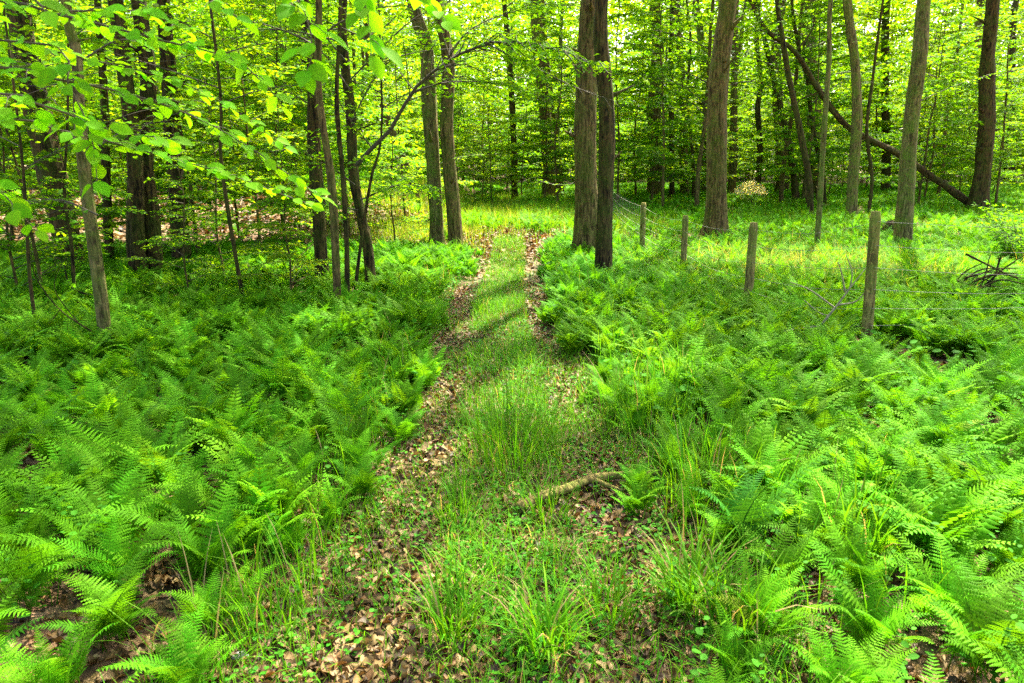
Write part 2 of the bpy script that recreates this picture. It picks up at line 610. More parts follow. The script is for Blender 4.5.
def carpet(lod, nvar, spots, size, seed, nf):
    r = np.random.default_rng(seed)
    B = Bag()
    var = [fern_bag(lod, nf, size, seed * 10 + k).arrays() for k in range(nvar)]
    which = r.integers(0, nvar, len(spots))
    for k in range(nvar):
        s = spots[which == k]
        n = len(s)
        if n == 0:
            continue
        V, Fs, C = var[k]
        P = np.stack([s[:, 0], s[:, 1], ground_z(s[:, 0], s[:, 1])], 1)
        W, F2, _ = stamp(V, Fs, P, rotz(r.uniform(0, 6.28, n)), s[:, 2], np.ones((n, 3)))
        pt = (.8 + .45 * n2(s[:, 0], s[:, 1], .6, 21))[:, None] * (1 + r.normal(0, .08, (n, 1))) * np.stack([.85 + .5 * n2(s[:, 0], s[:, 1], .4, 61), np.ones(n), np.ones(n)], 1)
        T = (pt[:, None, :] * C[None]).reshape(-1, 3)
        B.add(W, F2, T)
    return B


def spots_in(n, x0, x1, y0, y1, seed, dens=1.0, floor=.8):
    r = np.random.default_rng(seed)
    x, y = scatter(n, x0, x1, y0, y1, r)
    keep = in_frame(x, y, np.full_like(x, .25), 60) & (path_edge(x, y) > .05)
    keep &= r.random(n) > open_floor(x, y)
    dead = (n2(x, y, .8, 90) < .30)
    keep &= ~(dead & (r.random(n) < .6))
    x, y = x[keep], y[keep]
    sc = r.uniform(.7, 1.15, len(x)) * np.clip(.6 + path_edge(x, y), .6, 1) * near_posts(x, y)
    return np.stack([x, y, sc], 1)


mid = np.concatenate([spots_in(4600, -11, 11, yfar - .5, 13.5, 21), spots_in(900, -5, 5, 2.6, yfar, 23)])
placed_a = np.array(placed)
dmin = np.array([((placed_a - m[:2]) ** 2).sum(1).min() for m in mid])
mid = mid[dmin > .15 ** 2]
fc = carpet(1, 8, mid, .42, 31, 12)
far = spots_in(17000, -34, 34, 13, 46, 22)
far = far[(far[:, 0] > -1 + 0 * far[:, 1]) | (np.random.default_rng(5).random(len(far)) < .55)]
ff = carpet(0, 6, far, .45, 32, 6)
V1, F1, C1 = ff.arrays()
fc.add(V1, F1, C1)
tag(link('fern_cover', fc.mesh('fern_cover', M_FERN)), 'thick carpet of small green ferns covering the forest floor behind the nearest ones', 'ferns', kind='stuff')


# ------------------------------------------------------------------ grass
def blades(P, h, w, az, lean, bend, col, seg=4):
    """curved tapering blades"""
    n = len(P)
    s = np.linspace(0, 1, seg + 1)
    th = lean[:, None] + bend[:, None] * s[None] ** 1.2
    ds = (h / seg)[:, None]
    H = np.concatenate([np.zeros((n, 1)), np.cumsum(np.sin(th[:, :-1]) * ds, 1)], 1)
    Z = np.concatenate([np.zeros((n, 1)), np.cumsum(np.cos(th[:, :-1]) * ds, 1)], 1)
    C = P[:, None, :] + np.stack([H * np.cos(az)[:, None], H * np.sin(az)[:, None], Z], -1)
    side = np.stack([-np.sin(az), np.cos(az), np.zeros(n)], -1)[:, None, :]
    ww = (w[:, None] * np.array([.7, 1, .9, .65, .06] if seg == 4 else np.linspace(1, .05, seg + 1))[None])[..., None]
    A, B = C - side * ww * .5, C + side * ww * .5
    V = np.stack([A, B], 2).reshape(n, -1, 3)
    k = (seg + 1) * 2
    f = np.array([[2 * i, 2 * i + 1, 2 * i + 3, 2 * i + 2] for i in range(seg)])
    F = (f[None] + (np.arange(n) * k)[:, None, None]).reshape(-1, 4)
    return V.reshape(-1, 3), [F], np.repeat(col, k, 0)


def grass_cols(n, r, base=(.072, .26, .005)):
    c = np.array(base)[None] * r.uniform(.7, 1.25, (n, 1)) * np.stack([r.uniform(.8, 1.6, n), np.ones(n), np.ones(n)], 1)
    dry = r.random(n) < .07
    c[dry] = (.32, .25, .1)
    return c


def tuft(x, y, n, h, spread, bend, seed, w=.006):
    r = np.random.default_rng(seed)
    a = r.uniform(0, 6.28, n); rad = spread * np.sqrt(r.random(n))
    px_, py_ = np.cos(a) * rad, np.sin(a) * rad
    P = np.stack([px_, py_, ground_z(x + px_, y + py_) - gz(x, y) - .01], 1)
    az = a + r.normal(0, .7, n)
    return Bag().add(*blades(P, h * r.uniform(.55, 1.15, n), w * r.uniform(.7, 1.3, n), az, np.abs(r.normal(0, .18, n)) + .03, np.abs(r.normal(bend, .35, n)), grass_cols(n, r), 4))


TUFTS = [
    (512, 462, 170, .50, .27, .65, .005, 'tall upright grass tuft growing in the middle of the path'),
    (545, 655, 110, .28, .09, 1.3, .0085, 'broad-bladed arching grass clump lowest in the middle of the path'),
    (452, 640, 70, .30, .08, 1.2, .0075, 'loose grass clump at the bottom of the path, left of the broad-bladed one'),
    (455, 520, 60, .25, .1, .9, .006, 'thin grass tuft by the left wheel track, left of the fallen branch'),
    (545, 520, 60, .22, .1, 1.1, .006, 'short grass tuft rising behind and over the pale fallen branch'),
    (690, 610, 120, .36, .1, 1.2, .0085, 'long arching grass clump at the right path edge, nearest the dark fern'),
    (735, 640, 80, .36, .1, 1.2, .009, 'lowest arching grass clump in the right fern bed'),
    (650, 420, 210, .46, .34, .7, .005, 'tall dense grass clump where the ferns meet the right path edge'),
    (690, 395, 170, .46, .34, .7, .005, 'tall grass stand just behind the dense clump at the right path edge'),
    (700, 500, 90, .45, .16, .8, .007, 'grass clump with long blades poking through ferns right of the fallen branch'),
    (860, 560, 80, .5, .14, .9, .008, 'grass clump standing deep in the right fern bed'),
    (605, 620, 60, .26, .1, 1.3, .007, 'small spreading grass clump below the dark stick on the path'),
    (470, 590, 50, .22, .1, 1.2, .006, 'small grass tuft between the fallen branch and the bottom clumps'),
]
for k, (px, py, n, h, sp, bd, w, lab) in enumerate(TUFTS):
    p = on_ground(px, py)
    o = link('grass_tuft', tuft(p[0], p[1], n, h, sp, bd, 900 + k, w).mesh('grass_tuft', M_GRASS), None, p)
    tag(o, lab, 'grass tuft')

r = np.random.default_rng(41)
GB = Bag()
# short grass on the path, thinner on the wheel tracks
n = 95000
y = 1.2 + 13.5 * r.random(n) ** 1.25
x = path_x(y) + r.uniform(-1.15, 1.1, n)
dt = np.abs(x - path_x(y))
dens = np.where(dt < .30, .95, np.where(dt < .62, .16 + 1.1 * n2(x, y, 2.3, 28) ** 1.4 + -.55 * np.clip((y - 5.5) / 2, 0, 1), .95 * (1 - .8 * np.clip((y - 11) / 2, 0, 1)))) * (.25 + 1.3 * n2(x, y, 2.2, 12))
dens *= np.where(y < 3.2, .7, 1) * np.where((x < -.3) & (y < 4.0), .7, 1)
k = r.random(n) < dens
x, y = x[k], y[k]; n = len(x)
P = np.stack([x, y, ground_z(x, y) - .01], 1)
hh = (.05 + .17 * n2(x, y, 1.5, 50) ** 1.5) * np.where(np.abs(x - path_x(y)) < .3, 1.25, 1) * r.uniform(.5, 1.5, n)
GB.add(*blades(P, hh, r.uniform(.0022, .005, n), r.uniform(0, 6.28, n), np.abs(r.normal(0, .45, n)), r.uniform(.2, 1.8, n), grass_cols(n, r), 4))
# tall grass among ferns right, and along both path edges
n = 9000
y = r.uniform(2.0, 13, n); sd = np.where(r.random(n) < .5, -1, 1)
x = path_x(y) + sd * (.75 + np.abs(r.normal(0, .35, n)) * np.where(sd > 0, 1.6, .7))
k = r.random(n) < (n2(x, y, 1.2, 70) ** 1.5 * 1.6) * np.where(sd < 0, .55, 1)
x, y = x[k], y[k]; n = len(x)
P = np.stack([x, y, ground_z(x, y) - .01], 1)
GB.add(*blades(P, r.uniform(.15, .42, n), r.uniform(.004, .007, n), r.uniform(0, 6.28, n), np.abs(r.normal(0, .2, n)), r.uniform(.3, 1.2, n), grass_cols(n, r), 4))
# sunlit grass at the back of the path and beyond the fence
n = 52000
y = 14 + 24 * r.random(n) ** 1.3
x = r.uniform(-5.5, 26, n)
k = in_frame(x, y, np.full(n, .3), 30) & (r.random(n) > open_floor(x, y) * 1.05) & (r.random(n) < np.where(x < 0, .7, np.where(np.abs(x) < 4, .9, .55)))
x, y = x[k], y[k]; n = len(x)
P = np.stack([x, y, ground_z(x, y) - .01], 1)
GB.add(*blades(P, r.uniform(.2, .5, n), r.uniform(.010, .018, n), r.uniform(0, 6.28, n), np.abs(r.normal(0, .2, n)), r.uniform(.3, 1.3, n), grass_cols(n, r, (.12, .29, .008)), 3))
n = 9000
x = r.uniform(-5, 3.5, n); y = r.uniform(17.5, 32, n)
P = np.stack([x, y, ground_z(x, y) - .01], 1)
GB.add(*blades(P, r.uniform(.25, .55, n), r.uniform(.012, .02, n), r.uniform(0, 6.28, n), np.abs(r.normal(0, .2, n)), r.uniform(.3, 1.3, n), grass_cols(n, r, (.15, .31, .008)), 3))
n = 3500
x = r.normal(-2.2, 1.0, n); y = r.normal(15.5, 1.0, n)
P = np.stack([x, y, ground_z(x, y) - .01], 1)
GB.add(*blades(P, r.uniform(.15, .35, n), r.uniform(.008, .014, n), r.uniform(0, 6.28, n), np.abs(r.normal(0, .2, n)), r.uniform(.3, 1.3, n), grass_cols(n, r, (.15, .31, .008)), 3))
# pale seed-grass just beyond the fence
n = 9000
x = r.normal(4.6, 1.4, n); y = r.normal(10.8, 1.2, n)
P = np.stack([x, y, ground_z(x, y) - .01], 1)
GB.add(*blades(P, r.uniform(.2, .5, n), r.uniform(.004, .008, n), r.uniform(0, 6.28, n), np.abs(r.normal(0, .25, n)), r.uniform(.5, 1.5, n), grass_cols(n, r, (.22, .30, .04)), 4))
tag(link('grass', GB.mesh('grass', M_GRASS)), 'short green grass on the path and taller grass through the woods', 'grass', kind='stuff')

# ------------------------------------------------------------------ herbs on the path
r = np.random.default_rng(43)
a = np.linspace(0, 2 * PI, 7)[:-1]
LV = np.array([[0, 0, 0], [.35, .38, .06], [.8, .34, .05], [1.05, 0, -.04], [.8, -.34, .05], [.35, -.38, .06], [.5, 0, -.02]])
LF = [np.array([[0, 6, 1], [1, 6, 2], [2, 6, 3], [3, 6, 4], [4, 6, 5], [5, 6, 0]])]
HB = Bag()
n = 11000
y = 1.2 + 11 * r.random(n) ** 1.4
x = path_x(y) + r.normal(0, .62, n)
k = (r.random(n) < np.where(np.abs(np.abs(x - path_x(y)) - .46) < .15, .6, 1)) & (r.random(n) < .2 + 1.0 * n2(x, y, 3.0, 33)) & (n2(x, y, 2.1, 83) > .42) & (r.random(n) < np.where((x < -.25) & (y < 4.2), .6, 1))
x, y = x[k], y[k]; n = len(x)
for q in range(4):
    azq = r.uniform(0, 6.28, n)
    d = np.stack([np.cos(azq), np.sin(azq), r.uniform(-.1, .5, n)], 1)
    N_ = np.array([0, 0, 1.0]) + r.normal(0, .25, (n, 3))
    P = np.stack([x + r.normal(0, .012, n), y + r.normal(0, .012, n), ground_z(x, y) + r.uniform(.015, .07, n)], 1)
    c = np.array([.045, .21, .010])[None] * r.uniform(.6, 1.3, (n, 1)) * np.stack([r.uniform(.8, 1.5, n), np.ones(n), np.ones(n)], 1)
    HB.add(*stamp(LV, LF, P, frames(d, N_), r.uniform(.009, .027, n), c))
# herbs under the ferns further back
n = 26000
y = 4 + 14 * r.random(n); x = r.uniform(-11, 11, n)
k = in_frame(x, y, np.full(n, .1), 20) & (path_edge(x, y) > 0) & (r.random(n) > open_floor(x, y))
x, y = x[k], y[k]; n = len(x)
azq = r.uniform(0, 6.28, n)
P = np.stack([x, y, ground_z(x, y) + r.uniform(.03, .22, n)], 1)
HB.add(*stamp(LV, LF, P, frames(np.stack([np.cos(azq), np.sin(azq), r.uniform(-.2, .5, n)], 1), np.array([0, 0, 1.0]) + r.normal(0, .35, (n, 3))),
              r.uniform(.03, .07, n), np.array([.045, .2, .006])[None] * r.uniform(.6, 1.3, (n, 1))))
n = 1500
y = 1.6 + 9 * r.random(n); x = r.uniform(-6, 6, n)
k = in_frame(x, y, np.full(n, .1), 20) & (path_edge(x, y) > -.1) & (n2(x, y, .9, 120) > .58)
x, y = x[k], y[k]; n = len(x); g0 = ground_z(x, y)
hh = r.uniform(.12, .4, n)
for q in range(9):
    azq = q * 2.4 + r.normal(0, .3, n)
    f = (q + 2) / 10
    P = np.stack([x, y, g0 + hh * f], 1)
    HB.add(*stamp(LV, LF, P, frames(np.stack([np.cos(azq), np.sin(azq), r.uniform(.1, .5, n)], 1), np.array([0, 0, 1.0]) + r.normal(0, .2, (n, 3))),
                  r.uniform(.022, .048, n) * (1.1 - .5 * f), np.array([.045, .19, .008])[None] * r.uniform(.7, 1.3, (n, 1))))
tag(link('ground_cover', HB.mesh('ground_cover', M_HERB)), 'small round-leaved herbs creeping over the path and between the ferns', 'herbs', kind='stuff')

# ------------------------------------------------------------------ leaf litter
r = np.random.default_rng(44)
DB = Bag()
def dead_leaf(r):
    u = np.array([0, .3, .65, 1.0]); wv = np.array([.06, .32, .28, .02]) * r.uniform(.8, 1.2, 4)
    cu, cv = r.uniform(-.8, .8), r.uniform(.1, 1.2)
    V = []
    for i in range(4):
        for s in (-1, 0, 1):
            V.append([u[i] - .5, wv[i] * s, cu * (u[i] - .5) ** 2 + cv * abs(wv[i] * s) + r.uniform(-.10, .10)])
    F = [[i * 3 + j, i * 3 + j + 1, i * 3 + j + 4, i * 3 + j + 3] for i in range(3) for j in range(2)]
    return np.array(V), [np.array(F)]
DCOL = np.array([[.185, .118, .034], [.12, .072, .021], [.065, .039, .013], [.23, .16, .052], [.155, .078, .018], [.036, .023, .009], [.30, .225, .085]])
def litter(x, y, s0, s1):
    n = len(x)
    v = r.integers(0, 5, n)
    for k in range(5):
        m = v == k; q = int(m.sum())
        V, F = dead_leaf(r)
        P = np.stack([x[m], y[m], ground_z(x[m], y[m]) + r.uniform(.004, .03, q)], 1)
        az = r.uniform(0, 6.28, q)
        D = np.stack([np.cos(az), np.sin(az), r.normal(0, .45, q)], 1)
        Nn = np.array([0, 0, 1.0]) * np.where(r.random(q) < .35, -1, 1)[:, None] + r.normal(0, .55, (q, 3))
        c = DCOL[r.choice(7, q, p=[.22, .22, .17, .12, .12, .1, .05])] * r.uniform(.8, 1.2, (q, 1))
        DB.add(*stamp(V, F, P, frames(D, Nn), r.uniform(s0, s1, q), c))
n = 42000
y = 1.1 + 9 * r.random(n) ** 1.5; x = path_x(y) + r.normal(0, .95, n)
k = in_frame(x, y, np.zeros(n), 20)
litter(x[k], y[k], .010, .055)
n = 14000
y = 1.1 + 5 * r.random(n); x = r.uniform(-4.5, 4.5, n)
k = in_frame(x, y, np.zeros(n), 20)
litter(x[k], y[k], .03, .07)
n = 12000
y = r.uniform(10.5, 17.8, n); x = r.uniform(-2.8, 1.6, n)
k = r.random(n) < .25 + open_floor(x, y)
litter(x[k], y[k], .04, .10)
n = 26000
y = 13 + 13 * r.random(n); x = r.uniform(-17, 7, n)
k = in_frame(x, y, np.zeros(n), 20) & (r.random(n) < open_floor(x, y) + .08)
litter(x[k], y[k], .09, .17)
tag(link('leaf_litter', DB.mesh('leaf_litter', M_DEAD)), 'dry brown fallen leaves scattered over the path and forest floor', 'leaf litter', kind='stuff')

# ------------------------------------------------------------------ leaves and branches for trees
def _leaf_hi():
    t = np.array([.0, .12, .3, .5, .7, .88, 1.04]); w = np.array([0, .17, .28, .32, .27, .14, 0])
    z = np.array([0, .01, .02, .01, -.01, -.04, -.08])
    V, F = [], []
    for k in range(7):
        V += [[t[k], w[k], z[k] + w[k] * .22], [t[k], 0, z[k]], [t[k], -w[k], z[k] + w[k] * .22]]
    for k in range(6):
        a_, c_ = k * 3, k * 3 + 3
        F += [[a_, a_ + 1, c_ + 1, c_], [a_ + 1, a_ + 2, c_ + 2, c_ + 1]]
    return np.array(V), [np.array(F)]
LEAF_HI = _leaf_hi()
LEAF_MD = (np.array([[0, 0, 0], [.4, .29, .06], [.8, .17, .02], [1.05, 0, -.05], [.8, -.17, .02], [.4, -.29, .06]]),
           [np.array([[0, 3, 2, 1], [0, 5, 4, 3]])])
LEAF_LO = (np.array([[0, 0, 0], [.5, .33, .07], [1.05, 0, -.06], [.5, -.33, .07]]), [np.array([[0, 3, 2, 1]])])


class Leaves:
    def __init__(s):
        s.P, s.D, s.N, s.S = [], [], [], []

    def add(s, P, D, N, S):
        s.P.append(P); s.D.append(D); s.N.append(N); s.S.append(S)

    def bag(s, tmpl, r, base=G_LEAF, yellow=.5, origin=None, carve=None):
        P, D, N, S = map(np.concatenate, (s.P, s.D, s.N, s.S))
        if carve is not None:
            k = carve(P)
            k[0] = True
            P, D, N, S = P[k], D[k], N[k], S[k]
        n = len(P)
        c = np.asarray(base)[None] * r.uniform(.72, 1.28, (n, 1)) * np.stack([1 + r.random(n) * yellow, np.ones(n), np.ones(n)], 1)
        if origin is not None:
            P = P - origin
        return Bag().add(*stamp(tmpl[0], tmpl[1], P, frames(D, N), S, c))


def twig_leaves(LV_, path, size, spacing, r, flat=.3, droop=.15, face=0.0):
    """alternate leaves along a twig polyline"""
    seg = np.linalg.norm(np.diff(path, axis=0), axis=1); tot = seg.sum()
    n = max(2, int(tot / spacing))
    u = (np.arange(n) + r.uniform(.2, .8, n)) / n
    cs = np.concatenate([[0], np.cumsum(seg)]) / tot
    P = np.stack([np.interp(u, cs, path[:, i]) for i in range(3)], 1)
    T = unit(path[-1] - path[0])
    side = unit(np.cross(T, [0, 0, 1.0]) + 1e-6)
    sg = np.where(np.arange(n) % 2, 1, -1)[:, None]
    D = T * r.uniform(.4, .9, (n, 1)) + side * sg + r.normal(0, .22, (n, 3)) + np.array([0, 0, -droop])
    D[-1] = T
    N = np.array([0, -face, 1.0]) + r.normal(0, flat, (n, 3))
    LV_.add(P, D, N, size * r.uniform(.65, 1.15, n))


def spray(B, LV_, path, r0, size, spacing, tw_len, tw_gap, r, t_start=.2, flat=.3, sides=4, tw_sides=3, droop=.15, tw_curve=-.08, face=0.0):
    """a branch: its tube, side twigs in a flat fan and their leaves"""
    path = np.asarray(path, float)
    B.add(*tube(path, np.linspace(r0, r0 * .25, len(path)), sides, (.1, .07, .045), cap=False))
    seg = np.linalg.norm(np.diff(path, axis=0), axis=1); tot = seg.sum()
    cs = np.concatenate([[0], np.cumsum(seg)]) / tot
    n = max(1, int(tot * (1 - t_start) / tw_gap))
    for i in range(n):
        u = t_start + (1 - t_start) * (i + r.uniform(0, .6)) / n
        p = np.array([np.interp(u, cs, path[:, k]) for k in range(3)])
        j = min(int(np.searchsorted(cs, u)), len(path) - 1); j = max(j, 1)
        T = unit(path[j] - path[j - 1])
        side = unit(np.cross(T, [0, 0, 1.0]) + 1e-6) * (1 if i % 2 else -1)
        L = tw_len * (1.05 - .65 * (u - t_start) / (1 - t_start)) * r.uniform(.6, 1.15)
        d = unit(T * r.uniform(.4, .9) + side + r.normal(0, .18, 3))
        q = np.array([p, p + d * L * .5 + np.array([0, 0, .03 * L]), p + d * L + np.array([0, 0, tw_curve * L * 2])])
        B.add(*tube(q, [r0 * .3, r0 * .22, r0 * .1], tw_sides, (.1, .07, .045), cap=False))
        twig_leaves(LV_, q, size, spacing, r, flat, droop, face)
    twig_leaves(LV_, path[len(path) // 2:], size, spacing, r, flat, droop, face)


def arc(p, az, L, rise, r, n=6, sag=.5):
    t = np.linspace(0, 1, n)
    d = np.array([math.cos(az), math.sin(az), 0])
    w = r.normal(0, .06 * L, 3)
    return p + d * (L * t)[:, None] + np.array([0, 0, 1.0]) * (L * (rise * t - sag * rise * t ** 2))[:, None] + w * (t ** 2)[:, None]


# sun gaps in the canopy (leaves cut from the crowns to place sun patches): x, y, rx, ry on the ground
GAPS = [(.32, 4.95, 1.15, .75), (.05, 7.5, .8, 1.2), (-1.6, 6.4, .6, .5), (2.9, 4.3, .6, .4), (-.5, 3.9, .35, .3), (-.6, 20, 2.6, 2.2), (4.4, 11.2, 2.3, 1.3), (1.6, 15.2, 1.2, 1.4),
        (-7.5, 19, 7, 3), (0, 34, 40, 12), (14, 18, 6, 3), (-5.5, 8.3, .7, .5)]


SOFT = [(-3.2, 4.9, 2.8, 2.2), (-1.2, 2.6, 1.2, 1.0), (0, 30, 16, 5)]        # about half the crown leaves dropped to let more sun reach these spots


def carve(P):
    g = P - SUN[None] * (P[:, 2] / SUN[2])[:, None]
    k = np.ones(len(P), bool)
    for (x, y, a_, b_) in SOFT:
        k &= ~((((g[:, 0] - x) / a_) ** 2 + ((g[:, 1] - y) / b_) ** 2 < 1) & (np.modf(np.abs(P[:, 1]) * 73.1)[0] > .45))
    for (x, y, a_, b_) in GAPS:
        hit = ((g[:, 0] - x) / a_) ** 2 + ((g[:, 1] - y) / b_) ** 2 < 1
        k &= ~(hit & ((np.modf(np.abs(P[:, 0]) * 91.7)[0] > .3) | (a_ < 20)))
    return k


def crown(top_line, H, z0, rad, nl, seed, leaf=.2, per=150, lr=.026):
    """high crown: limbs + clustered leaf sprays. returns (branch bag, leaves)"""
    r = np.random.default_rng(seed)
    B, LV_ = Bag(), Leaves()
    for i in range(nl):
        u = (i + .5) / nl
        z = z0 + (H - z0) * u
        p = np.array([np.interp(z, top_line[:, 2], top_line[:, k]) for k in range(3)])
        az = i * 2.4 + r.normal(0, .4)
        L = rad * (.55 + .6 * math.sin(PI * min(1, .25 + u * .75))) * r.uniform(.7, 1.15)
        br = arc(p, az, L, r.uniform(.3, .8), r)
        B.add(*tube(br, np.linspace(lr, lr * .3, len(br)), 4, (.1, .07, .05), cap=False))
        n = int(per * r.uniform(.7, 1.3))
        nc = 8
        t = r.uniform(.25, 1.0, nc)
        cen = np.stack([np.interp(t, np.linspace(0, 1, len(br)), br[:, k]) for k in range(3)], 1) + r.normal(0, .45, (nc, 3)) * np.array([1, 1, .5])
        ci = r.integers(0, nc, n)
        P = cen[ci] + r.normal(0, .36, (n, 3)) * np.array([1, 1, .45])
        a = r.uniform(0, 6.28, n)
        LV_.add(P, np.stack([np.cos(a), np.sin(a), r.normal(0, .3, n)], 1), np.array([0, 0, 1.0]) + r.normal(0, .45, (n, 3)), leaf * r.uniform(.6, 1.2, n))
    return B, LV_


def px_line(pts, y, dy=0.0):
    return np.array([at_depth(px, py, y + dy * i) for i, (px, py) in enumerate(pts)])


tree_n = 0
def trunk_tree(name, base, width, pts, label, mat=M_BARK, H=15.0, off=.18, branch=None, crown_r=3.0, crown_z=7.5, nl=16, rough=.22, flare=.4, group=None, cat='tree',
               leaf=.2, twigs=0, per=185, sides=None, leafbase=G_LEAF, knots=()):
    """a tree whose stem passes through picture points at its own distance; its crown is above"""
    global tree_n
    tree_n += 1
    r = np.random.default_rng(3000 + tree_n)
    b = on_ground(base[0], base[1], off)
    # the plants hide the foot: keep the hit point's own distance
    y = b[1]
    dep = y * math.cos(PITCH) + (CAM[2] - b[2]) * math.sin(PITCH)
    rad = width / F_PX * dep / 2 * .95
    line = [at_depth(px, py, y) for px, py in pts]
    line = [b + np.array([0, 0, -.12])] + [p for p in line if p[2] > b[2] + .25]
    a, c = line[-2], line[-1]
    d = unit(c - a)
    d = unit(d * np.array([.6, 0.0, 1]) + np.array([0, 0, .5]))
    z = c[2]
    k = 0
    while z < H:
        nxt = line[-1] + d * 1.5 + r.normal(0, .05, 3) * np.array([1, 1, 0])
        line.append(nxt); z = nxt[2]; k += 1
    line = np.array(line)
    if len(pts) > 2:
        line[2:] += r.normal(0, .035 * (1 if rad > .05 else .6), (len(line) - 2, 3)) * np.array([1, 1, 0])
    Ls = smooth_line(line, max(20, int(H / (.12 if rad > .06 else .25))))
    s = np.linspace(0, 1, len(Ls))
    rr = rad * (1.0 - .72 * s ** 1.1) * (1 + .05 * (vnoise(np.stack([s * 30, s * 0 + tree_n, s * 0], 1)) - .5) * 2)
    root = tag(link(name, None, None, b), label, cat, group)
    sd = sides or (30 if rad > .1 else 16 if rad > .04 else 8)
    tb = Bag().add(*tube(Ls - b, rr, sd, (.2, .14, .09), rough, tree_n * .77, flare))
    if rad > .045:                                             # dead branch stubs
        for q in range(int(r.integers(2, 6))):
            zz = r.uniform(b[2] + 1.0, 6.5)
            i0 = int(np.argmin(np.abs(Ls[:, 2] - zz)))
            az = r.uniform(0, 6.28); L = r.uniform(.05, .35)
            dd = np.array([math.cos(az), math.sin(az), r.uniform(.1, .8)])
            q0 = Ls[i0] - b + dd * np.array([1, 1, 0]) * rr[i0] * .6
            sr = rr[i0] * r.uniform(.10, .24)
            tb.add(*tube(np.array([q0, q0 + dd * (rr[i0] * .6 + .02), q0 + dd * (rr[i0] * .6 + L * .5), q0 + dd * (rr[i0] * .6 + L)]), [sr * 1.6, sr, sr * .8, sr * .35], 7, rough=.2, seed=q))
    for (kx, ky, kr) in knots:
        kp = at_depth(kx, ky, y) - b + np.array([0, -rad * .93, 0])
        tb.add(*tube(np.array([kp + [0, .05, 0], kp + [0, -.01, 0], kp + [0, -.035, 0]]), [kr, kr, kr * .5], 10, rough=.3))
    link('trunk', tb.mesh('trunk', mat), root)
    B, LV_ = Bag(), Leaves()
    if nl:
        B, LV_ = crown(Ls, H + 1, crown_z, crown_r, nl, 5000 + tree_n, leaf, per, min(.026, .28 * rad))
    for q in range(twigs):                                   # sparse short leafy shoots on the lower stem
        zz = r.uniform(1.6, 5)
        p = np.array([np.interp(zz, Ls[:, 2], Ls[:, k]) for k in range(3)])
        spray(B, LV_, arc(p, r.uniform(0, 6.28), r.uniform(.5, 1.4), r.uniform(.1, .6), r), .010, .07, .06, .45, .1, r)
    if branch:
        branch(B, LV_, Ls, r)
    if B.n:
        b2 = B.arrays()
        link('branches', Bag().add(b2[0] - b, b2[1], b2[2]).mesh('branches', M_TWIG), root)
        link('crown', LV_.bag(LEAF_MD, r, leafbase, .5, b, carve).mesh('crown', M_LEAF), root)
    return root, Ls, y


def px_branch(pts, y, dy=0.0):
    return smooth_line(px_line(pts, y, dy), 12)


# ------------------------------------------------------------------ named trees, left to right
T = trunk_tree
T('leaning_tree', (72, 268), 26, [(62, 220), (45, 140), (28, 60), (12, 0)], 'thick dark trunk leaning left, leftmost of the big trees', M_BARKD, nl=18, twigs=3)
def slim_br(B, LV_, Ls, r):
    for pts in ([(88, 90), (60, 72), (20, 62), (-40, 50)], [(92, 150), (130, 128), (170, 120)], [(82, 60), (120, 40), (165, 45)], [(98, 215), (60, 200), (25, 205)]):
        spray(B, LV_, px_branch(pts, 5.6, .12), .008, .07, .045, .45, .07, r, .1)
T('slim_tree', (106, 352), 13, [(100, 290), (92, 200), (84, 120), (76, 50), (70, 0)], 'slim pale speckled trunk standing alone in the ferns on the left', M_BARKP, H=9, crown_z=4.5, crown_r=1.8, nl=12, off=.1, leaf=.13, branch=slim_br, rough=.1)
T('double_tree', (136, 274), 17, [(136, 230), (136, 160), (126, 80), (112, 0)], 'broad dark trunk fused at the foot with a twin, left of the two', M_BARKD, flare=.15, H=15, nl=18, crown_r=3.3, twigs=3)
T('double_tree', (152, 272), 18, [(152, 230), (148, 160), (146, 80), (142, 0)], 'dark trunk leaning on its broader twin, right of the two', M_BARKD, flare=.15, H=14, nl=10, twigs=2)
T('dark_tree', (181, 262), 17, [(178, 210), (172, 140), (168, 70), (166, 0)], 'straight dark trunk just right of the fused twin trunks', M_BARKD, nl=16, twigs=3)
T('young_tree', (108, 258), 9, [(107, 200), (104, 100), (100, 0)], 'narrow trunk seen between the slim pale one and the twin trunks', M_BARKD, H=11, nl=8, twigs=4)
T('thin_sapling', (245, 305), 5, [(238, 270), (228, 210), (222, 150), (218, 90)], 'thin dark sapling stem bent slightly left, alone before the leafy bank', M_BARKD, H=5.5, crown_z=2.2, crown_r=1.5, nl=26, leaf=.085, per=130, off=.1, rough=.05)
T('thin_sapling', (36, 330), 4, [(30, 280), (26, 200), (18, 120)], 'wiry dark sapling near the left edge of the ferns', M_BARKD, H=5, crown_z=1.5, crown_r=1.2, nl=22, leaf=.08, per=110, off=.1, rough=.05)
T('thin_sapling', (72, 300), 4, [(72, 250), (62, 190), (70, 120)], 'wiry crooked stem in front of the leaning trunk', M_BARKD, H=5, crown_z=1.8, crown_r=1.3, nl=20, leaf=.08, per=110, off=.1, rough=.05)
T('slender_tree', (322, 280), 14, [(320, 230), (316, 150), (310, 60), (306, 0)], 'dark slender trunk, leftmost in the clump of stems left of the path', M_BARKD, H=12, nl=12, twigs=4, off=.12)
T('slender_tree', (337, 312), 9, [(336, 260), (331, 180), (322, 90), (318, 0)], 'brown slender stem in front, second from left in the stem clump', M_BARK, H=9, nl=10, crown_z=5, crown_r=2, twigs=3, off=.1)
T('slender_tree', (346, 300), 6, [(347, 250), (344, 180), (338, 100), (340, 20)], 'thinnest straight stem in the middle of the stem clump', M_BARKD, H=8, nl=8, crown_z=4.5, crown_r=1.8, twigs=3, off=.1)


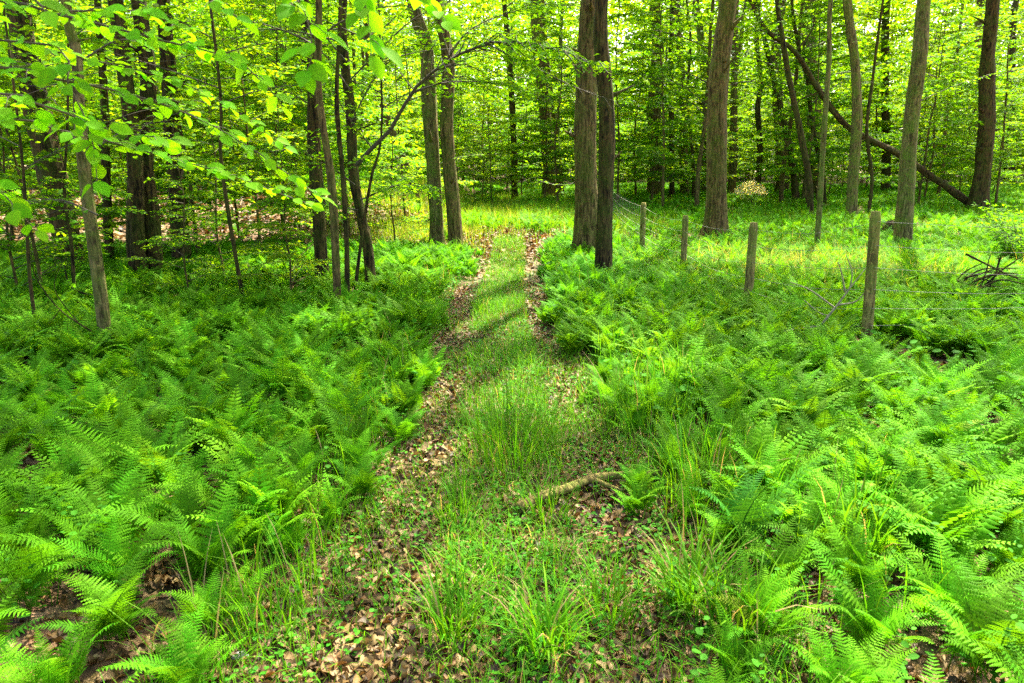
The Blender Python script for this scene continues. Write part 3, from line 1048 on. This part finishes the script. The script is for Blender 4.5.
def arch_branch(B, LV_, Ls, r):
    y = 8.6
    main = px_branch([(357, 165), (372, 148), (392, 128), (412, 92), (440, 67), (485, 43), (545, 46), (600, 66)], y, -.12)
    spray(B, LV_, main, .028, .078, .034, 1.05, .045, r, .3, flat=.5, sides=6, droop=.3)
    for pts, dy in (([(412, 92), (450, 82), (500, 84), (550, 100)], -.1), ([(440, 67), (470, 30), (520, 10), (575, 5)], .1), ([(372, 148), (350, 120), (330, 90), (300, 75)], -.15),
                    ([(352, 120), (380, 70), (420, 40), (450, 0)], .2), ([(360, 200), (400, 185), (435, 190)], .1), ([(355, 185), (320, 160), (280, 150), (240, 165)], -.2),
                    ([(350, 90), (320, 50), (280, 30), (230, 40)], -.15), ([(350, 80), (400, 30), (430, 10), (480, -10)], -.1), ([(485, 43), (520, 60), (570, 85), (610, 100)], -.12),
                    ([(345, 60), (300, 10), (250, -10)], .1), ([(358, 210), (330, 205), (290, 195), (255, 205)], -.2)):
        spray(B, LV_, px_branch(pts, y, dy), .010, .074, .036, .8, .05, r, .1, flat=.5, droop=.3)


T('arching_tree', (371, 286), 12, [(368, 250), (358, 180), (350, 110), (346, 60), (350, 0)], 'dark trunk whose long leafy limb arches right over the path', M_BARKD, H=11, nl=10, crown_z=6, branch=arch_branch, off=.12)
T('thin_sapling', (352, 300), 4, [(360, 250), (372, 180), (380, 130)], 'thin stem slanting right behind the arching tree', M_BARKD, H=4.5, crown_z=2.2, crown_r=1.2, nl=20, leaf=.08, per=110, off=.05, rough=.05)
T('tall_tree', (437, 242), 16, [(435, 200), (431, 130), (424, 50), (418, 0)], 'mossy brown trunk left of the path, left of a close pair', M_BARKP, nl=18, twigs=2)
T('tall_tree', (456, 243), 15, [(452, 200), (448, 130), (445, 60), (440, 0)], 'smooth brown trunk left of the path, right of a close pair', M_BARK, nl=16, twigs=1)
T('leaning_tree', (417, 198), 8, [(410, 175), (398, 145), (385, 110), (370, 60)], 'dark leaning trunk behind the close pair left of the path', M_BARKD, nl=10)
T('background_tree', (550, 197), 14, [(548, 150), (543, 90), (538, 40), (534, 0)], 'grey-brown trunk standing behind the sunny end of the path', M_BARK, nl=14, H=17)
T('background_tree', (562, 196), 6, [(558, 150), (552, 100), (546, 50)], 'thin stem hugging the trunk behind the sunny end of the path', M_BARK, nl=6, H=13)
T('background_tree', (515, 198), 7, [(514, 150), (511, 90), (508, 40)], 'slim dark trunk in line with the middle of the path', M_BARKD, nl=10, H=14)


def path_tree_br(B, LV_, Ls, r):
    spray(B, LV_, px_branch([(585, 180), (560, 185), (535, 180)], 12.3), .01, .08, .07, .4, .1, r)
    spray(B, LV_, px_branch([(590, 60), (560, 50), (530, 60)], 12.3), .01, .08, .07, .4, .1, r)
T('big_tree', (586, 251), 25, [(586, 200), (588, 120), (590, 40), (592, 0)], 'big furrowed brown trunk right of the path, behind a darker one', M_BARK, nl=22, crown_r=3.6, H=17, rough=.2, branch=path_tree_br)
T('big_tree', (603, 272), 17, [(604, 220), (605, 120), (604, 40), (603, 0)], 'dark furrowed straight trunk right beside the path', M_BARKD, nl=18, crown_r=3.2, H=16, rough=.22)
T('knobbly_tree', (655, 196), 14, [(656, 150), (653, 100), (657, 50), (655, 0)], 'lumpy brown trunk behind the farthest fence post', M_BARK, nl=14, H=17, rough=.35)
T('background_tree', (686, 194), 9, [(683, 150), (681, 80), (676, 0)], 'straight slim trunk left of the big trunk beyond the fence', M_BARK, nl=10, H=16)
T('background_tree', (672, 196), 6, [(672, 150), (671, 80), (672, 0)], 'very slim upright trunk between the lumpy and the straight one', M_BARKD, nl=8, H=14)
T('background_tree', (706, 192), 9, [(707, 130), (703, 60), (697, 0)], 'grey trunk half hidden behind the big trunk beyond the fence', M_BARKP, nl=10, H=16)
T('big_tree', (716, 231), 22, [(716, 200), (717, 150), (721, 80), (728, 0)], 'big brown trunk with a dark knot beyond the fence', M_BARK, nl=22, crown_r=3.6, H=17, rough=.14, flare=.6, knots=[(722, 62, .05)])
T('background_tree', (732, 193), 8, [(733, 150), (735, 80), (737, 0)], 'slim trunk just right of the big knotted trunk', M_BARK, nl=10, H=16)
T('crooked_tree', (757, 192), 6, [(760, 150), (757, 110), (761, 80), (758, 40)], 'thin crooked stem rising behind the pale flowering shrub', M_BARKD, nl=8, H=12)
T('background_tree', (783, 192), 12, [(781, 150), (778, 100), (776, 40)], 'broad pale trunk behind the dark curved stems', M_BARK, nl=12, H=17)
T('curved_tree', (797, 202), 7, [(793, 170), (786, 130), (777, 90), (765, 40), (755, 0)], 'dark curved stem, left of two that lean left together', M_BARKD, nl=8, H=12, off=.1)
T('curved_tree', (811, 216), 7, [(809, 180), (800, 130), (790, 80), (783, 40), (776, 0)], 'dark curved stem, right of two that lean left together', M_BARKD, nl=8, H=12, off=.1)
T('background_tree', (816, 193), 15, [(815, 150), (812, 100), (808, 40)], 'broad brown trunk behind the right-hand curved stem', M_BARK, nl=12, H=17)
T('thin_sapling', (817, 252), 6, [(820, 200), (824, 130), (830, 60), (834, 0)], 'straight thin green-grey stem left of the tallest fence post', M_BARKP, H=9, nl=8, crown_z=5, crown_r=1.6, off=.12, rough=.05)
T('mossy_tree', (852, 217), 11, [(853, 180), (855, 120), (853, 60), (848, 0)], 'lichen-grey trunk crossed by the leaning dead trunk', M_BARKP, nl=12, H=14, twigs=2)
T('background_tree', (886, 190), 9, [(886, 150), (885, 90), (887, 30)], 'slim dark trunk behind, between the two lichen-grey trunks', M_BARKD, nl=10, H=16)
T('mossy_tree', (903, 244), 17, [(906, 200), (912, 130), (918, 60), (923, 0)], 'lichen-grey trunk leaning right behind the tallest fence post', M_BARKP, nl=16, H=14, twigs=2)
T('forked_tree', (978, 210), 17, [(983, 170), (986, 120), (989, 70), (991, 30), (992, 0)], 'dark trunk on the far right with a dead trunk leaning from its foot', M_BARKD, nl=14, H=13, flare=.6)
T('background_tree', (1010, 182), 9, [(1010, 140), (1012, 80), (1014, 20)], 'slim trunk at the right edge of the view', M_BARKD, nl=10, H=15)
T('background_tree', (973, 186), 10, [(973, 140), (975, 80), (978, 20)], 'brown trunk just behind the dark forked one', M_BARK, nl=8, H=15)

T('curved_tree', (826, 206), 5, [(822, 170), (812, 130), (806, 80), (796, 40), (790, 0)], 'very thin dark stem just right of the two curved ones', M_BARKD, nl=6, H=11, off=.1)
T('thin_sapling', (868, 214), 4, [(872, 180), (866, 130), (874, 80), (880, 20)], 'very thin dark stem just right of the trunk crossed by the dead one', M_BARKD, nl=6, H=9, off=.1)
T('thin_sapling', (694, 200), 4, [(693, 160), (689, 100), (690, 40), (686, 0)], 'very thin stem left of the foot of the big knotted trunk', M_BARKD, nl=6, H=10, off=.1)

# leaning dead trunk
b = on_ground(977, 209, .15)
pl = smooth_line(px_line([(977, 208), (945, 186), (900, 155), (850, 128), (820, 92), (795, 52), (765, 28), (740, -20)], b[1] - .35), 60)
root = tag(link('leaning_dead_trunk', None, None, b), 'long bare dark trunk leaning left from the foot of the far right tree', 'dead tree')
link('trunk', Bag().add(*tube(pl - b, np.linspace(.13, .05, 60), 14, rough=.4, seed=4)).mesh('trunk', M_BARKD), root)
bb = Bag()
for pts in ([(850, 128), (858, 150), (856, 175)], [(820, 92), (800, 100), (785, 118)], [(795, 52), (812, 30), (815, 5)]):
    bb.add(*tube(px_branch(pts, b[1] - .35) - b, np.linspace(.035, .01, 12), 5, rough=.1))
link('branches', bb.mesh('branches', M_BARKD), root)


# ------------------------------------------------------------------ understory trees (shared meshes, copied)
def understory(H, Lb, nb, leaf, seed, z0=.6, spacing=.042, twl=.62, gap=.085):
    r = np.random.default_rng(seed)
    k = 9
    t = np.linspace(0, 1, k)
    line = np.stack([np.cumsum(r.normal(0, .05 * H / 6, k)), np.cumsum(r.normal(0, .05 * H / 6, k)), t * H], 1)
    line -= line[0]
    tb = Bag().add(*tube(smooth_line(line, 24), np.linspace(.0085 * H ** .8, .005, 24), 7, rough=.08, seed=seed))
    B, LV_ = Bag(), Leaves()
    for i in range(nb):
        u = (i + .5) / nb
        z = z0 + (H - z0) * u
        p = np.array([np.interp(z, line[:, 2], line[:, q]) for q in range(3)])
        L = Lb * (1.05 - .7 * u) * r.uniform(.6, 1.15)
        br = arc(p, i * 2.4 + r.normal(0, .5), L, r.uniform(.15, .55), r, 5, .6)
        spray(B, LV_, br, .012, leaf, spacing, twl * (.6 + .5 * (1 - u)), gap, r, .15, flat=.45, sides=3)
    return tb, B, LV_


def make_under(name, label, group, args, base):
    tb, B, LV_ = understory(**args)
    root = tag(link(name, None, None, (0, 0, 0)), label, 'tree', group)
    link('trunk', tb.mesh('trunk', M_BARK), root)
    link('branches', B.mesh('branches', M_TWIG), root)
    link('crown', LV_.bag(LEAF_LO, np.random.default_rng(args['seed']), base, .8).mesh('crown', M_LEAF), root)
    return root


UND = [dict(H=7.5, Lb=2.3, nb=36, leaf=.13, seed=61), dict(H=6.0, Lb=2.0, nb=30, leaf=.12, seed=62), dict(H=9.0, Lb=2.6, nb=40, leaf=.14, seed=63, z0=1.2),
       dict(H=5.0, Lb=1.8, nb=26, leaf=.10, seed=64, z0=.3), dict(H=10.5, Lb=2.6, nb=42, leaf=.145, seed=65, z0=1.8), dict(H=8.0, Lb=2.8, nb=34, leaf=.135, seed=66, z0=.7)]
ZONES = {
    'left': ('small leafy tree, one of many filling the woods behind the leaf-covered bank', 'small trees behind the bank left of the path'),
    'mid': ('small leafy tree, one of many closing the view behind the sunny end of the path', 'small trees behind the end of the path'),
    'right': ('small leafy tree, one of many filling the woods beyond the fence', 'small trees beyond the fence'),
}
protos = []
for k, a_ in enumerate(UND):
    protos.append(make_under('understory_tree', ZONES['mid'][0], ZONES['mid'][1], a_, [np.array([.070, .22, .005]), np.array([.09, .24, .005]), np.array([.058, .21, .005])][k % 3]))
r = np.random.default_rng(71)
US = []
tries = 0
while len(US) < 270 and tries < 20000:
    tries += 1
    y = 15 + 48 * r.random() ** .9
    x = r.uniform(-.80, .80) * y
    if abs(x - float(path_x(y))) < 2.0 and y < 27:
        continue
    if x < -1 and y < 25:
        continue
    if abs(x / y - .325) < .045 and y < 36:      # open view to the flowering shrub
        continue
    if x > 1 and y < 25:      # open ferny ground beyond the fence
        continue
    if any((x - a) ** 2 + (y - b_) ** 2 < 1.35 ** 2 for a, b_ in US):
        continue
    US.append((x, y))
first = [True] * len(protos)
for i, (x, y) in enumerate(US):
    z = 'left' if x < -.07 * y - .5 else ('mid' if x < .13 * y else 'right')
    k = int(r.integers(0, len(protos)))
    loc = (x, y, gz(x, y) - .05)
    rz, s = r.uniform(0, 6.28), r.uniform(.8, 1.2)
    if first[k]:
        o = protos[k]; o.location = loc; o.rotation_euler = (0, 0, rz); o.scale = (s, s, s); first[k] = False
        o['label'], o['group'] = ZONES[z]
    else:
        copy_thing(protos[k], loc, rz, s, *ZONES[z])

# nearer leafy saplings on the left, each at a chosen spot
NEARU = [(20, 300, .62, 3, 'bushy sapling low at the left edge of the ferns'), (200, 262, .8, 5, 'leafy sapling right of the straight dark trunk'),
         (262, 262, .75, 1, 'leafy sapling standing on the bank, left of the stem clump'), (300, 255, .6, 3, 'small bushy sapling behind the stem clump'),
         (395, 245, .62, 3, 'small bushy sapling left of the close pair of trunks'), (60, 252, .85, 0, 'leafy sapling behind the leaning trunk on the left'),
         (150, 250, .9, 5, 'leafy sapling behind the twin trunks')]
NEARU += [(240, 243, .8, 1, 'leafy sapling on the bank behind the thin bent sapling'), (130, 243, .75, 3, 'small bushy sapling on the bank just left of the twin trunks'),
          (45, 300, .5, 5, 'low leafy sapling in the ferns beneath the leaning trunk'), (190, 300, .42, 3, 'knee-high bushy sapling in the ferns right of the slim pale trunk'),
          (290, 300, .42, 1, 'low leafy sapling just left of the foot of the stem clump'), (325, 236, .75, 2, 'leafy sapling on the bank directly behind the stem clump'),
          (95, 262, .7, 1, 'leafy sapling between the leaning trunk and the twin trunks'), (225, 285, .55, 3, 'low bushy sapling right of the straight dark trunk and closest to it'),
          (285, 240, .8, 0, 'tallest leafy sapling on the bank behind the stem clump'), (350, 238, .7, 5, 'leafy sapling on the bank right behind the arching tree'),
          (10, 250, .9, 2, 'tall leafy sapling at the left edge behind the ferns'), (405, 215, .8, 1, 'leafy sapling at the top of the bank beside the leaning trunk'),
          (475, 205, .6, 3, 'small bushy sapling left of the sunny end of the path'), (690, 190, .9, 4, 'leafy young tree behind the farther posts of the fence'),
          (850, 190, .9, 4, 'leafy young tree behind the trunk crossed by the dead one'), (945, 192, .9, 2, 'leafy young tree behind the dead leaning trunk')]
for px, py, s, k, lab in NEARU:
    b = on_ground(px, py, .1)
    o = copy_thing(protos[k], b, px * .7, s, lab)
    if 'group' in o:
        del o['group']

# ------------------------------------------------------------------ slim background trunks
r = np.random.default_rng(81)
def slim(H, rad, seed):
    q = np.random.default_rng(seed)
    k = 10
    line = np.stack([np.cumsum(q.normal(0, .10, k)), np.cumsum(q.normal(0, .10, k)), np.linspace(0, H, k)], 1); line -= line[0]
    Ls = smooth_line(line, 50)
    B, LV_ = crown(Ls, min(H, 12.5), 3.2, 2.9, 26, seed, .18, 150)
    root = tag(link('slim_background_tree', None), 'slim trunk', 'tree', 'g')
    link('trunk', Bag().add(*tube(Ls, rad * .8 * np.linspace(1, .3, 50), 12, rough=.2, seed=seed, flare=.3)).mesh('trunk', [M_BARK, M_BARKP][seed % 2]), root)
    link('branches', B.mesh('branches', M_TWIG), root)
    link('crown', LV_.bag(LEAF_LO, q, (.075, .23, .005), .5).mesh('crown', M_LEAF), root)
    return root
SL = [slim(15, .11, 91), slim(13, .08, 92), slim(17, .16, 93), slim(14, .10, 94), slim(16, .13, 95)]
SZ = {'left': ('slim tall trunk, one of many standing in the woods behind the bank', 'slim trunks behind the bank left of the path'),
      'mid': ('slim tall trunk, one of many standing behind the sunny end of the path', 'slim trunks behind the end of the path'),
      'right': ('slim tall trunk, one of many standing in the woods beyond the fence', 'slim trunks beyond the fence')}
pos = []
tries = 0
while len(pos) < 50 and tries < 20000:
    tries += 1
    y = 24 + 44 * r.random(); x = r.uniform(-.78, .78) * y
    if abs(x) < 2.0 and y < 32: continue
    if x < 0 and y < 20: continue
    if any((x - a) ** 2 + (y - b_) ** 2 < 1.6 ** 2 for a, b_ in pos): continue
    pos.append((x, y))
first = [True] * len(SL)
for i, (x, y) in enumerate(pos):
    z = 'left' if x < -.07 * y - .5 else ('mid' if x < .13 * y else 'right')
    k = int(r.integers(0, len(SL)))
    loc = (x, y, gz(x, y) - .1); rz, s = r.uniform(0, 6.28), r.uniform(.75, 1.25)
    if first[k]:
        o = SL[k]; o.location = loc; o.rotation_euler = (0, 0, rz); o.scale = (s, s, s); first[k] = False
        o['label'], o['group'] = SZ[z]
    else:
        copy_thing(SL[k], loc, rz, s, *SZ[z])

# ------------------------------------------------------------------ far woods
r = np.random.default_rng(99)
FW, FL = Bag(), Leaves()
for i in range(90):
    y = r.uniform(66, 92); x = r.uniform(-.85, .85) * y
    p = np.array([x, y, gz(x, y) - .2])
    FW.add(*tube(np.array([p, p + [r.normal(0, .4), 0, 8], p + [r.normal(0, .8), 0, 17]]), [.2, .16, .08], 6, (.2, .14, .09)))
n = 5600
y = r.uniform(58, 95, n); x = r.uniform(-.88, .88, n) * y
z = 21 * r.random(n) + ground_z(x, y)
C = np.stack([x, y, z], 1)
m = 70
P = np.repeat(C, m, 0) + r.normal(0, 1, (n * m, 3)) * np.array([1.3, 1.3, .8])
a = r.uniform(0, 6.28, n * m)
FL.add(P, np.stack([np.cos(a), np.sin(a), r.normal(0, .4, n * m)], 1), np.array([0, 0, 1.0]) + r.normal(0, .6, (n * m, 3)), r.uniform(.25, .5, n * m))
fb = FL.bag(LEAF_LO, r, (.09, .24, .005), .6)
wood = tag(link('far_woods', fb.mesh('far_woods', M_LEAF)), 'distant leafy woods closing the view behind all the trunks', 'woods', kind='stuff')
link('trunks', FW.mesh('far_trunks', M_BARK), wood)
wood.children[0]['kind'] = 'stuff'

# ------------------------------------------------------------------ near beech branches, top left
r = np.random.default_rng(123)
root_p = np.array([-2.75, 2.1, gz(-2.75, 2.1)])
near = tag(link('beech_sapling', None, None, root_p), 'young beech whose big bright leaves hang into the top left of the view', 'tree')
line = np.array([root_p, [-2.7, 2.1, .9], [-2.62, 2.15, 1.8], [-2.6, 2.2, 2.8], [-2.55, 2.2, 4.0]])
Ls = smooth_line(line, 30)
link('trunk', Bag().add(*tube(Ls - root_p, np.linspace(.035, .012, 30), 12, rough=.06)).mesh('trunk', M_BARKP), near)
B, LV_ = Bag(), Leaves()
def nb(pts, deps, r0=.005, start=None, twl=.22, gap=.055, size=.062, t0=.12):
    L = [at_depth(px, py, d) for (px, py), d in zip(pts, deps)]
    if start is not None:
        z0 = start
        L = [np.array([np.interp(z0, Ls[:, 2], Ls[:, k]) for k in range(3)])] + L
    spray(B, LV_, smooth_line(np.array(L), 14), r0, size, .040, twl, gap, r, t0, flat=.35, droop=.3, tw_sides=4, sides=5, face=.6)
nb([(-40, 70), (60, 80), (150, 100), (230, 135), (325, 200)], [2.2, 2.2, 2.3, 2.4, 2.5], .006, 1.7)
nb([(-40, 0), (60, 15), (160, 40), (235, 60), (280, 100)], [2.3, 2.3, 2.3, 2.35, 2.4], .006, 2.0)
nb([(-30, 120), (60, 130), (140, 150), (230, 175), (310, 205)], [2.4, 2.5, 2.6, 2.7, 2.8], .005, 1.6)
nb([(-60, 190), (-10, 185), (40, 235)], [2.0, 1.9, 1.9], .004, 1.5, .12)
nb([(20, 40), (70, 90), (92, 140), (98, 190)], [2.2, 2.1, 2.1, 2.1], .004, 1.9, .09, .05)
nb([(100, -60), (220, -50), (290, -10), (312, 40), (305, 85)], [2.1, 2.1, 2.1, 2.05, 2.05], .005, 2.4, .11, .06, .075, .5)
nb([(150, -90), (300, -70), (360, -10), (372, 60)], [2.2, 2.2, 2.15, 2.1], .004, 2.5, .09, .08, .075, .62)
nb([(250, -110), (370, -70), (420, -10), (452, 28)], [2.1, 2.1, 2.1, 2.1], .004, 2.6, .09, .07, .08, .6)
nb([(-40, 100), (40, 105), (110, 130), (180, 140)], [1.9, 1.9, 2.0, 2.0], .005, 1.6)
nb([(-40, -20), (50, 10), (130, 10), (190, 30)], [1.9, 1.9, 2.0, 2.0], .005, 1.9)
nb([(-40, 40), (90, 60), (200, 90), (290, 150)], [2.6, 2.7, 2.8, 2.9], .004, 1.9, .2, .05, .055)
nb([(-20, -60), (80, -30), (190, -10), (240, 20)], [2.3, 2.3, 2.3, 2.3], .006, 2.2)
b2 = B.arrays()
link('branches', Bag().add(b2[0] - root_p, b2[1], b2[2]).mesh('branches', M_TWIG), near)
link('crown', LV_.bag(LEAF_HI, r, (.085, .30, .006), .5, root_p).mesh('crown', M_LEAF), near)

# ------------------------------------------------------------------ fence
def post_at(px, py, off=.18):
    return on_ground(px, py, off)
corner = _post.copy()
pa = post_at(748, 303); pb_ = post_at(683, 270); pc = post_at(642, 252)
pd = at_depth(610, 215, 21.5); pd[2] = gz(pd[0], pd[1])
pe = np.array([corner[0] + 3.4, corner[1] + .75, 0]); pe[2] = gz(pe[0], pe[1])
fence = tag(link('wire_fence', None, None, corner), 'old wire fence with round wooden posts running back along the right of the path', 'fence')
plist = [(pd, 1.0, .045, (0, 0)), (pc, 1.02, .048, (-.01, 0)), (pb_, .98, .046, (-.01, 0)), (pa, 1.06, .048, (-.01, 0)), (corner, 1.25, .048, (-.07, 0)), (pe, 1.15, .05, (0, 0))]
tops = []
for i, (p, h, rd, ln) in enumerate(plist):
    n = 22
    t = np.linspace(0, 1, n)
    # a hidden stretch below the fern tops belongs to the post too
    P = np.stack([ln[0] * t, ln[1] * t, -.15 + (h + .15) * t], 1) + p - corner
    rr = rd * (1.04 - .08 * t); rr[-1] *= .8
    post = link('post', Bag().add(*tube(P, rr, 18, (.2, .15, .09), .08, i * 1.3 + 2)).mesh('post', M_POST), fence)
    tops.append((p - corner, h, np.array([ln[0], ln[1], 0])))
fence.children[4]['label'] = 'tallest mossy corner post'
for k, f in enumerate((.93, .76, .60, .44, .30, .17)):
    wb = Bag()
    for i in range(len(tops) - 1):
        (a, ha, la), (c, hc, lc) = tops[i], tops[i + 1]
        A = a + la * f + np.array([0, -.055, ha * f]); Cc = c + lc * f + np.array([0, -.055, hc * f])
        t = np.linspace(0, 1, 14)[:, None]
        L = A * (1 - t) + Cc * t - np.array([0, 0, 1.0]) * (.06 * np.sin(PI * t) * (1 + .5 * math.sin(i * 3 + k)))
        wb.add(*tube(L, .0018, 5, (.5, .5, .5), cap=False))
    link('wire', wb.mesh('wire', M_WIRE), fence)
wb = Bag()
(a, ha, la), (c, hc, lc) = tops[0], tops[1]
for t in np.linspace(.03, .97, 24):
    q = a * (1 - t) + c * t
    wb.add(*tube(np.array([q + [0, -.055, .12], q + [0, -.055, .5], q + [0, -.055, .93]]), .0018, 4, cap=False))
link('wire_mesh', wb.mesh('wire_mesh', M_WIRE), fence)


# ------------------------------------------------------------------ fallen wood
def stick(name, pts, r0, r1, label, mat, z=.02, seed=0, forks=(), cat='branch', rough=.2):
    L = np.array([on_ground(px, py) + np.array([0, 0, z + dz]) for px, py, dz in pts])
    b = L[0].copy(); b[2] -= z
    B = Bag().add(*tube(smooth_line(L - b, 30), np.linspace(r0, r1, 30), 12, rough=rough, seed=seed))
    root = tag(link(name, B.mesh(name, mat), None, b), label, cat)
    for f in forks:
        q = np.array([on_ground(px, py) + np.array([0, 0, z + dz]) for px, py, dz in f]) - b
        link('side_twig', Bag().add(*tube(smooth_line(q, 12), np.linspace(r1 * .9, r1 * .3, 12), 7, rough=.1)).mesh('side_twig', mat), root)
    return root
stick('fallen_branch', [(518, 518, .03), (540, 508, .035), (565, 500, .035), (590, 490, .035), (612, 488, .04), (640, 486, .04), (664, 480, .02)], .027, .018, 'thick pale broken branch lying across the middle of the path', M_POST, seed=2, forks=[[(594, 490, .03), (620, 497, .01), (632, 494, .02)]])
stick('fallen_stick', [(518, 556, 0), (530, 549, .01), (545, 541, .01), (560, 533, 0)], .011, .007, 'pale knobbly stick just below the thick broken branch', M_POST, seed=3)
stick('fallen_stick', [(430, 532, .01), (442, 525, .01), (455, 518, .01)], .014, .009, 'short pale stick left of the thick broken branch', M_POST, seed=5)
stick('fallen_stick', [(355, 612, .01), (372, 610, .01), (395, 607, 0)], .010, .007, 'short brown stick on the dry leaves at the lower left of the path', M_BARK, seed=6)
stick('fallen_stick', [(606, 563, .01), (630, 557, .015), (655, 549, .01)], .010, .007, 'short dark stick at the right path edge, below the broken branch', M_BARKD, seed=7)
stick('fallen_branch', [(245, 276, .02), (262, 286, .12), (285, 292, .15), (312, 290, .1)], .035, .02, 'dark dead branch lying left of the stem clump', M_BARKD, seed=8, off=0) if False else \
    stick('fallen_branch', [(248, 280, .2), (265, 288, .12), (288, 294, .10), (312, 288, .16)], .03, .018, 'dark dead branch lying left of the stem clump', M_BARKD, seed=8, forks=[[(288, 294, .1), (300, 280, .3), (318, 272, .45)]])
stick('fallen_branch', [(120, 300, .15), (150, 297, .15), (175, 296, .12)], .035, .03, 'mossy dead branch on the ferns below the twin trunks', M_BARKD, seed=9)
stick('fallen_branch', [(80, 250, .9), (70, 300, .3), (110, 320, .2), (150, 340, .05)], .012, .009, 'thin dark fallen limb slanting behind the slim pale trunk', M_BARKD, seed=10)
# a stone and a log behind the fence
def lump(name, p, s, mat, label, cat, seed):
    u, v = np.meshgrid(np.linspace(0, 2 * PI, 20, endpoint=False), np.linspace(0, PI, 12))
    d = np.stack([np.cos(u) * np.sin(v), np.sin(u) * np.sin(v), np.cos(v)], -1).reshape(-1, 3)
    q = d * (1 + .45 * (vnoise(d * 1.6 + seed) - .5) + .2 * (vnoise(d * 4 + seed) - .5))[:, None] * np.asarray(s)
    i = (np.arange(11)[:, None] * 20 + np.arange(20)[None]).ravel(); j = (np.arange(11)[:, None] * 20 + (np.arange(20)[None] + 1) % 20).ravel()
    return tag(link(name, Bag().add(q, [np.stack([i, i + 20, j + 20, j], 1)], (.4, .4, .4)).mesh(name, mat), None, p), label, cat)
p = on_ground(241, 663); lump('stone', p + [0, 0, .01], (.028, .02, .018), M_STONE, 'small pale stone on the dry leaves at the bottom left', 'stone', 2)
p = on_ground(888, 236, .1); lump('tree_stump', p + [0, 0, .2], (.16, .14, .24), M_BARKD, 'low dark rotten stump left of the leaning lichen-grey trunk', 'stump', 7)


# dead twiggy limb before the corner post
def dead_twigs(name, lines, y, r0, mat, label, dy=-.05):
    b = None
    root = None
    mb, tb = Bag(), Bag()
    for k, pts in enumerate(lines):
        L = px_line(pts, y + (.25 * math.sin(k * 2.3) if k else 0), dy)
        if b is None:
            b = L[0].copy(); b[2] = gz(b[0], b[1])
        (mb if k == 0 else tb).add(*tube(smooth_line(L - b, 14), np.linspace(r0 * (1 if k == 0 else .5), r0 * .2, 14), 6, rough=.15, seed=k))
    root = tag(link(name, None, None, b), label, 'dead branch')
    link('limb', mb.mesh('limb', mat), root)
    link('twigs', tb.mesh('twigs', mat), root)
dead_twigs('dead_limb', [[(798, 352), (815, 332), (835, 308), (850, 288), (866, 268)], [(835, 308), (810, 290), (790, 282)], [(845, 292), (842, 275), (838, 262)],
           [(828, 316), (818, 312), (804, 300)], [(850, 288), (852, 272), (846, 255)], [(820, 326), (790, 330), (770, 336)], [(838, 305), (858, 300), (872, 280)]],
           6.3, .018, M_GTWIG, 'grey twiggy dead limb poking out of the ferns left of the corner post')
dead_twigs('brush_pile', [[(945, 296), (975, 281), (1000, 274), (1026, 280)], [(948, 290), (965, 272), (985, 262)], [(966, 254), (990, 266), (1020, 280)], [(955, 295), (985, 280), (1015, 262)],
           [(970, 290), (990, 295), (1020, 290)], [(985, 285), (1005, 268), (1024, 255)], [(960, 284), (980, 270), (1010, 268)], [(975, 298), (985, 275), (990, 255)],
           [(940, 300), (965, 290), (990, 286), (1015, 292)], [(962, 300), (972, 280), (992, 270), (1020, 268)], [(1000, 258), (995, 275), (985, 296)],
           [(955, 280), (985, 290), (1020, 300)], [(1024, 296), (1000, 284), (970, 276)], [(978, 290), (1000, 280), (1024, 284)], [(965, 278), (990, 272), (1018, 274)]],
           8.2, .026, M_BARKD, 'pile of dark dead brushwood in the ferns at the right edge', dy=-.02)
# dark thin arching stems at left
dead_twigs('dead_sapling', [[(100, 350), (96, 335), (60, 310), (35, 275), (30, 240)], [(60, 310), (45, 330), (40, 345)], [(80, 325), (55, 290), (62, 262)]],
           5.9, .010, M_BARKD, 'thin dark crooked dead stems behind the foot of the slim pale trunk')


# small shrubs: pale flowering one beyond the fence, sunlit spray at the right edge
def shrub(name, p, h, w, nb_, leaf, col, label, seed, cat='shrub', flowers=0):
    r = np.random.default_rng(seed)
    B, LV_ = Bag(), Leaves()
    for i in range(nb_):
        L = h * r.uniform(.6, 1.1)
        az = i * 2.4
        br = np.array([[0, 0, -.03], [math.cos(az) * w * .3, math.sin(az) * w * .3, L * .55], [math.cos(az) * w * r.uniform(.6, 1), math.sin(az) * w * r.uniform(.6, 1), L]])
        spray(B, LV_, smooth_line(br, 6), .006, leaf, leaf * .7, h * .3, leaf * 1.2, r, .25, flat=.4, sides=3)
    root = tag(link(name, None, None, p), label, cat)
    link('stems', B.mesh('stems', M_TWIG), root)
    link('foliage', LV_.bag(LEAF_MD, r, col, .4).mesh('foliage', M_LEAF), root)
    if flowers:
        n = flowers
        v = unit(r.normal(0, 1, (n, 3))) * r.uniform(.6, 1, (n, 1)); v[:, 2] = np.abs(v[:, 2])
        P = v * np.array([w, w, h * .55]) + np.array([0, 0, h * .55])
        a = r.uniform(0, 6.28, n)
        link('blossom', Bag().add(*stamp(LEAF_MD[0], LEAF_MD[1], P, frames(np.stack([np.cos(a), np.sin(a), r.normal(0, .5, n)], 1), r.normal(0, 1, (n, 3))), r.uniform(.05, .1, n),
                                          np.tile([.75, .72, .66], (n, 1)))).mesh('blossom', M_LEAF), root)
    return root
b = np.array([9.0, 27.0, gz(9.0, 27.0)]); shrub('flowering_shrub', b, .95, .6, 12, .08, (.1, .24, .02), 'low shrub covered in white blossom beyond the fence', 4, flowers=700)
b = on_ground(1018, 262, .1); shrub('bright_shrub', b, 1.0, .8, 44, .07, (.06, .21, .006), 'fresh green leafy shrub at the right edge behind the brush pile', 5)
